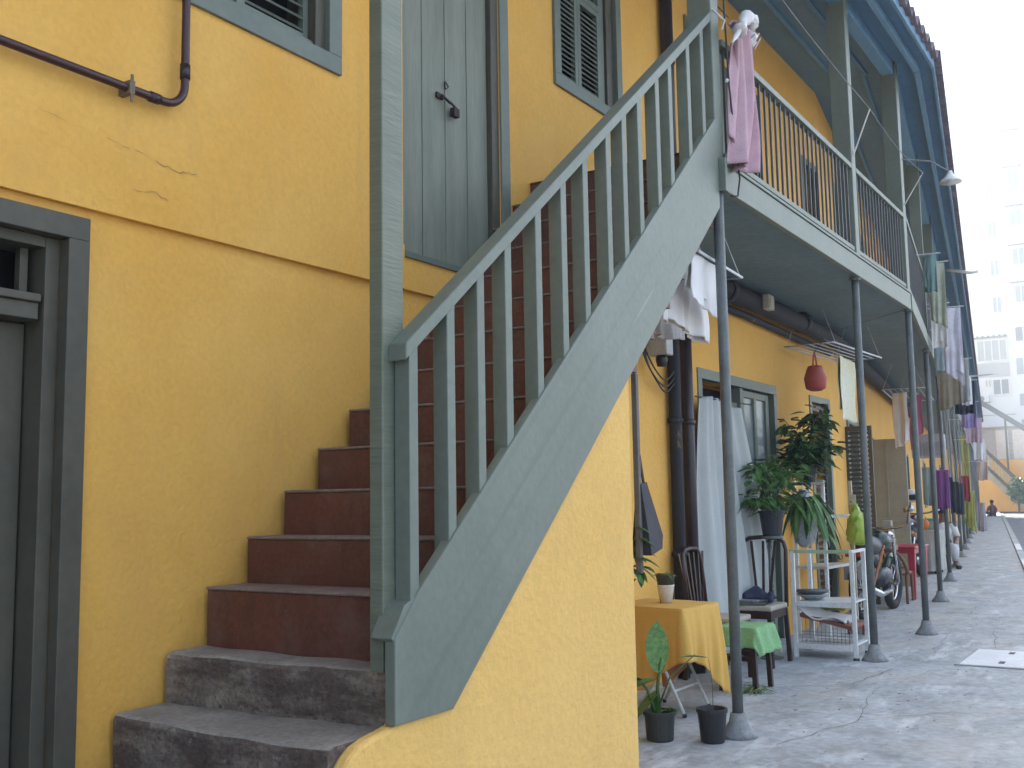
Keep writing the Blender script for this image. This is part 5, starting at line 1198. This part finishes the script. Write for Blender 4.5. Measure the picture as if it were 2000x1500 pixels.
# ------------------------------------------------------------------ people
SKIN = mat("brown_skin", (0.22, 0.11, 0.07), rough=.55, bump=0); HAIR = mat("black_hair", (0.012, 0.010, 0.010), rough=.6)
def seated_person(x, y, yawd, seat, label, top_m, bot_m, height=1.62, ground_sit=False):
    """one skinned body: seated, hands on the knees, facing along yaw"""
    t = thing("person", label, "person", (x, y, 0)); k = height/1.7
    c, s_ = math.cos(R_(yawd)), math.sin(R_(yawd))
    P = lambda a, b, z: V((x+(a*c-b*s_)*k, y+(a*s_+b*c)*k, z*k))
    h = seat/k+.08
    vs = []; es = []; rs = []
    def add(p, r, parent=None):
        vs.append(p); rs.append(r*k); i = len(vs)-1
        if parent is not None: es.append((parent, i))
        return i
    pel = add(P(0, 0, h), .14); bel = add(P(.02, 0, h+.16), .125, pel); che = add(P(.05, 0, h+.34), .135, bel); nb = add(P(.06, 0, h+.50), .065, che)
    nk = add(P(.08, 0, h+.57), .05, nb); hd = add(P(.10, 0, h+.67), .088, nk); cr_ = add(P(.10, 0, h+.77), .075, hd)
    for sg in (-1, 1):
        hip = add(P(.03, sg*.09, h-.01), .095, pel)
        if ground_sit: kn = add(P(.40, sg*.22, h+.12), .062, hip); ft = add(P(.52, sg*.05, .06), .042, kn); to = add(P(.62, sg*.10, .04), .03, ft)
        else: kn = add(P(.44, sg*.12, h+.02), .062, hip); ft = add(P(.46, sg*.12, .08), .042, kn); to = add(P(.60, sg*.14, .035), .032, ft)
        sh = add(P(.05, sg*.17, h+.45), .055, nb); el = add(P(.14, sg*.24, h+.20), .042, sh); wr = add(P(.36, sg*.16, h+.11), .028, el); ha = add(P(.43, sg*.14, h+.09), .030, wr)
    me = bpy.data.meshes.new("body"); o0 = wloc(t); me.from_pydata([tuple(v-o0) for v in vs], es, [])
    o = bpy.data.objects.new("body", me); COL.objects.link(o); o.parent = t
    sk = o.modifiers.new("skin", 'SKIN'); o.modifiers.new("sub", 'SUBSURF').levels = 2
    o.modifiers["sub"].render_levels = 2
    if not me.skin_vertices: me.attributes.new("x", 'FLOAT', 'POINT')
    if me.skin_vertices:
        for i, r in enumerate(rs): me.skin_vertices[0].data[i].radius = (r, r)
        me.skin_vertices[0].data[0].use_root = True
    me.materials.append(SKIN)
    # clothes follow the body
    mb = MB(); mb.tube([P(0, 0, h-.08), P(.02, 0, h+.16), P(.05, 0, h+.34), P(.06, 0, h+.47), P(.07, 0, h+.52)], [.165*k, .15*k, .165*k, .12*k, .065*k], 14)
    for sg in (-1, 1): mb.tube([P(.055, sg*.13, h+.45), P(.09, sg*.20, h+.34), P(.13, sg*.235, h+.22)], [.075*k, .066*k, .058*k], 10)
    mb.build("shirt", top_m, t, smooth=True)
    mb = MB()
    for sg in (-1, 1):
        if ground_sit: mb.tube([P(0, sg*.07, h), P(.40, sg*.22, h+.12), P(.50, sg*.07, .10)], [.115*k, .08*k, .055*k], 10)
        else: mb.tube([P(0, sg*.07, h), P(.43, sg*.12, h+.02), P(.47, sg*.12, h-.05), P(.465, sg*.12, .14)], [.115*k, .085*k, .078*k, .058*k], 10)
    mb.build("trousers", bot_m, t, smooth=True)
    mb = MB(); mb.ball(P(.085, 0, h+.725), .105*k, .10*k, .105*k, 14, 10); mb.build("hair", HAIR, t, smooth=True)
    for sg in (-1, 1):
        p = P(.60, sg*(.10 if ground_sit else .14), .035)
        MB().obox(p, .22*k, .08*k, .07, R_(yawd)).build("shoe", BLKP, t, .02)
    return t
q = g2(9.9, .02, 0)
seated_person(20.3, 3.82, 200, .26, "person in white with black hair sitting low beside the third pole past the bend", CLOTHW, mat("white_trousers", (0.6, 0.6, 0.62)), 1.6)
t = thing("low_stool", "low dark stool under the person in white", "stool", (20.3, 3.86, 0))
for dx in (-.12, .12):
    for dy in (-.12, .12): MB().bar((20.3+dx, 3.86+dy, 0), (20.3+dx*.9, 3.86+dy*.9, .19), .03, .03).build("leg", DARKWOOD, t)
MB().box(20.14, 20.46, 3.70, 4.02, .19, .215).build("seat", DARKWOOD, t, .004)
seated_person(64, 9.35, 175, .0, "person in a mauve top sitting on the ground at the alley's sunlit end", mat("mauve_shirt", (0.20, 0.09, 0.12)), mat("dark_trousers", (0.02, 0.02, 0.03)), 1.7, True)

# manhole cover
t = thing("inspection_cover", "pale square concrete inspection cover set in the pavement", "manhole cover", (9.2, 1.4, 0))
pc = [(8.80, 1.60), (8.80, 1.02), (9.75, 1.02), (9.75, 1.60)]
MB().box(8.82, 9.72, 1.05, 1.60, .001, .012).build("slab", mat("pale_cover", (0.72, 0.72, 0.72), (0.62, 0.62, 0.62), scale=3, rough=.8, bump=.3), t, .004)
mb = MB(); mb.box(8.79, 9.75, 1.02, 1.047, .001, .010); mb.box(8.79, 9.75, 1.603, 1.63, .001, .010); mb.box(8.79, 8.817, 1.047, 1.603, .001, .010); mb.box(9.723, 9.75, 1.047, 1.603, .001, .010)
mb.build("frame", mat("cover_frame", (0.4, 0.4, 0.4)), t)
for x_ in (9.0, 9.55): MB().box(x_-.05, x_+.05, 1.30, 1.34, .0125, .016).build("lifting_slot", mat("cover_slot", (0.07, 0.07, 0.07)), t)

# ------------------------------------------------------------------ the stair building closing the alley
X0 = 80.0
KE = 80/70
t = thing("end_house", "yellow building with an outside stair closing the far end of the alley", "house", (X0+4, 10, 0))
MB().box(X0+1.6, X0+8, 4.0, 24, -.02, 3.6).build("wall", YEL, t)
MB().box(X0+1.5, X0+8.2, 15.5, 24, 3.62, 8.6).build("wall", YEL, t)
def ez(z): return 1.32+(z-1.32)*KE
mb = MB(); mb.hexa([(X0, 12.8, -.02), (X0, 8.8, -.02), (X0+1.5, 8.8, -.02), (X0+1.5, 12.8, -.02)], [(X0, 12.8, 3.3), (X0, 8.8, -.01), (X0+1.5, 8.8, -.01), (X0+1.5, 12.8, 3.3)]); mb.build("stair_wall", YEL, t)
def yz(y): return ez(3.26-(10.88-y/KE)*(3.26-.57)/(10.88-8.47))
mb = MB(); mb.bar((X0-.06, 12.7, yz(12.7)-.18), (X0-.06, 8.9, yz(8.9)-.18), .05, .42); mb.build("stringer", mat("cream_stringer", (0.42, 0.38, 0.26)), t)
mb = MB(); mb.bar((X0-.06, 12.7, yz(12.7)+.19), (X0-.06, 9.0, yz(9.0)+.19), .06, .22); mb.build("bottom_rail", DARKW, t)
mb = MB(); mb.bar((X0-.06, 12.7, yz(12.7)+1.33), (X0-.06, 8.7, yz(8.7)+1.33), .10, .24); mb.build("handrail", DARKW, t)
yy = 12.6
while yy > 8.9:
    MB().box(X0-.09, X0-.03, yy-.045, yy+.045, yz(yy)+.25, yz(yy)+1.3).build("baluster", mat("cream_baluster", (0.42, 0.40, 0.28)), t); yy -= .2
mb = MB(); mb.bar((X0-.3, 12.9, ez(7.45)), (X0-.3, 8.2, ez(4.4)), .3, .34); mb.build("roof_edge", mat("dark_eave", (0.05, 0.07, 0.08)), t)
MB().box(X0-.12, X0, 10.44, 10.56, yz(10.5)+1.2, ez(5.85)).build("post", DARKW, t)
def tree(x, y, h, r, label, seed=1):
    rn = random.Random(seed); t = thing("shrub", label, "shrub", (x, y, 0))
    mb = MB(); mb.tube([(x, y, 0), (x+.05, y, h*.5), (x, y+.1, h*.8)], [.07, .05, .02], 7)
    for i in range(5): d = rdir(.1, .8, rn); mb.tube([(x, y, h*.4), tuple(V((x, y, h*.6))+d*r*.7)], [.03, .01], 5)
    mb.build("trunk", mat("bark", (0.10, 0.07, 0.05)), t)
    mb = MB()
    for i in range(700):
        d = rdir(-.9, 1, rn); p = V((x, y, h*.62))+V((d.x*r, d.y*r, d.z*h*.4))*rn.random()**.4
        leaf(mb, p, rdir(-.6, .6, rn), .28, .13, .5, seg=2)
    mb.build("crown", LEAF, t)
tree(78.0, 9.75, 2.3, .62, "green shrub at the foot of the far yellow stair", 5)

# ------------------------------------------------------------------ white tower block far behind
XT = 100.0
t = thing("tower_block", "tall white apartment tower rising at the end of the alley", "apartment block", (XT, 12, 0))
mb = MB(); mb.box(XT, XT+18, 12.15, 26, -.1, 62); mb.build("wall", TOWER, t)
mb = MB(); mb.box(XT-.6, XT+16, -10, 12.14, -.1, 62); mb.build("wall", TOWER, t)
def tw(x, y0, y1, z0, z1, m=TWIN, fr=True, n=2):
    if fr:
        mb = MB(); mb.box(x-.10, x-.002, y0, y1, z1-.10, z1); mb.box(x-.10, x-.002, y0, y1, z0, z0+.1)
        for i in range(n+1):
            yy = y0+(y1-y0)*i/n; mb.box(x-.095, x-.003, yy-.05, yy+.05, z0+.1, z1-.1)
        f_ = mb.build("window", WHITE, t)
    else: f_ = t
    MB().box(x-.05, x-.004, y0+.02, y1-.02, z0+.05, z1-.05).build("pane", m, f_)
# glazed veranda with its corrugated awning
tw(XT, 12.6, 15.0, 12.75, 14.7, TPAN, True, 4)
mb = MB(); mb.box(XT-.06, XT, 12.5, 15.1, 11.4, 12.6); mb.build("veranda_panel", TPAN, t)
mb = MB(); mb.box(XT-.2, XT, 12.5, 15.2, 14.85, 14.95)
for i in range(6): mb.box(XT-.25, XT, 12.6+i*.45, 12.75+i*.45, 14.95, 15.05)
mb.build("awning", mat("awning_brown", (0.12, 0.10, 0.09)), t)
tw(XT, 12.6, 13.9, 9.75, 11.2, mat("dark_tower_pane", (0.10, 0.13, 0.16), rough=.2)); tw(XT, 14.05, 14.5, 10.5, 11.2, TPAN)
for z0 in (17.0, 20.3, 23.8, 27.3, 30.6, 34):
    tw(XT, 12.75, 13.5, z0, z0+1.5)
    tw(XT-.6, 10.6, 11.6, z0+.6, z0+2.2)
    mb = MB(); mb.box(XT-.9, XT-.6, 10.4, 11.9, z0+2.4, z0+2.46); mb.build("canopy", mat("awning_brown", (0.12, 0.10, 0.09)), t)
tw(XT-.6, 10.6, 11.9, 11.3, 12.9); tw(XT-.6, 10.5, 11.8, 14.2, 15.6, mat("dark_tower_pane", (0.1, 0.13, 0.16))); tw(XT-.6, 10.6, 11.8, 6.3, 7.6); tw(XT-.6, 10.6, 11.8, 8.6, 9.8)
MB().box(XT-.02, XT+.0, 13.0, 13.8, 24.6, 25.8).build("red_panel", mat("faded_red_panel", (0.55, 0.30, 0.28)), t) if False else None
MB().box(XT-.03, XT-.003, 12.9, 13.5, 24.2+.0, 25.4).build("red_shutter", mat("faded_red_panel", (0.55, 0.25, 0.22)), t)
MB().box(XT-.02, XT-.002, 12.2, 15.4, 8.0, 8.08).build("cornice", TPAN, t)
for (yy, z_) in ((14.7, 9.2), (14.1, 6.0)):
    a_ = thing("air_conditioner", "white air conditioner box on the tower, %s one" % ("upper" if z_ > 8 else "lower"), "air conditioner", (XT, yy, z_))
    MB().box(XT-.45, XT-.005, yy-.45, yy+.45, z_, z_+.6).build("casing", WHITE, a_, .02)
    MB().lathe([(.2, -.46), (.22, -.455), (.22, -.451)], (XT, yy+.12, z_+.3), 16, 'X').build("fan_grille", mat("fan_grey", (0.12, 0.13, 0.14)), a_)
    MB().box(XT-.5, XT-.005, yy-.5, yy+.5, z_-.06, z_-.005).build("bracket", DARKW, a_)
# lower pale annexe with doors behind the far stair
t = thing("annexe", "low pale grey annexe with two light doors behind the far stair", "building", (91, 10, 0))
MB().box(91, 97, 10.0, 16, -.02, 6.4).build("wall", mat("annexe_grey", (0.45, 0.47, 0.48)), t)
MB().box(90.8, 97.2, 9.9, 16.1, 6.41, 6.5).build("roof_slab", TPAN, t)
for y0 in (10.6, 11.8): MB().box(90.93, 90.998, y0, y0+.9, 3.9, 6.2).build("door", WHITE, t, .01)

rn = random.Random(21); mb = MB()
for i in range(130):
    x_ = rn.uniform(5.2, 16); y_ = rn.uniform(1.3, 3.1)+max(0, (x_-10)*.12)
    if 8.7 < x_ < 9.85 and y_ < 1.7: continue
    leaf(mb, (x_, y_, .006), (rn.uniform(-1, 1), rn.uniform(-1, 1), .05), rn.uniform(.012, .035), rn.uniform(.006, .014), .0, seg=2)
o = mb.build("ground_litter", mat("dry_litter", (0.16, 0.12, 0.07), (0.30, 0.28, 0.22), scale=3, rough=.9, bump=0), kind="stuff")
o["label"] = "tiny dry leaves and grit scattered over the grey pavement"; o["category"] = "litter"

# ------------------------------------------------------------------ air volume added to imitate the bluish lens glare
hm = bpy.data.materials.new("glare_veil_air"); hm.use_nodes = True
hn = hm.node_tree.nodes; hn.clear()
ho = hn.new("ShaderNodeOutputMaterial"); hv = hn.new("ShaderNodeVolumePrincipled")
hv.inputs["Color"].default_value = (0.80, 0.91, 1.0, 1); hv.inputs["Density"].default_value = 0.0042; hv.inputs["Anisotropy"].default_value = 0.35
hm.node_tree.links.new(hv.outputs[0], ho.inputs["Volume"])
MB().box(-121, 321, -161, 201, -1.2, 64).build("glare_veil", hm, kind="stuff")
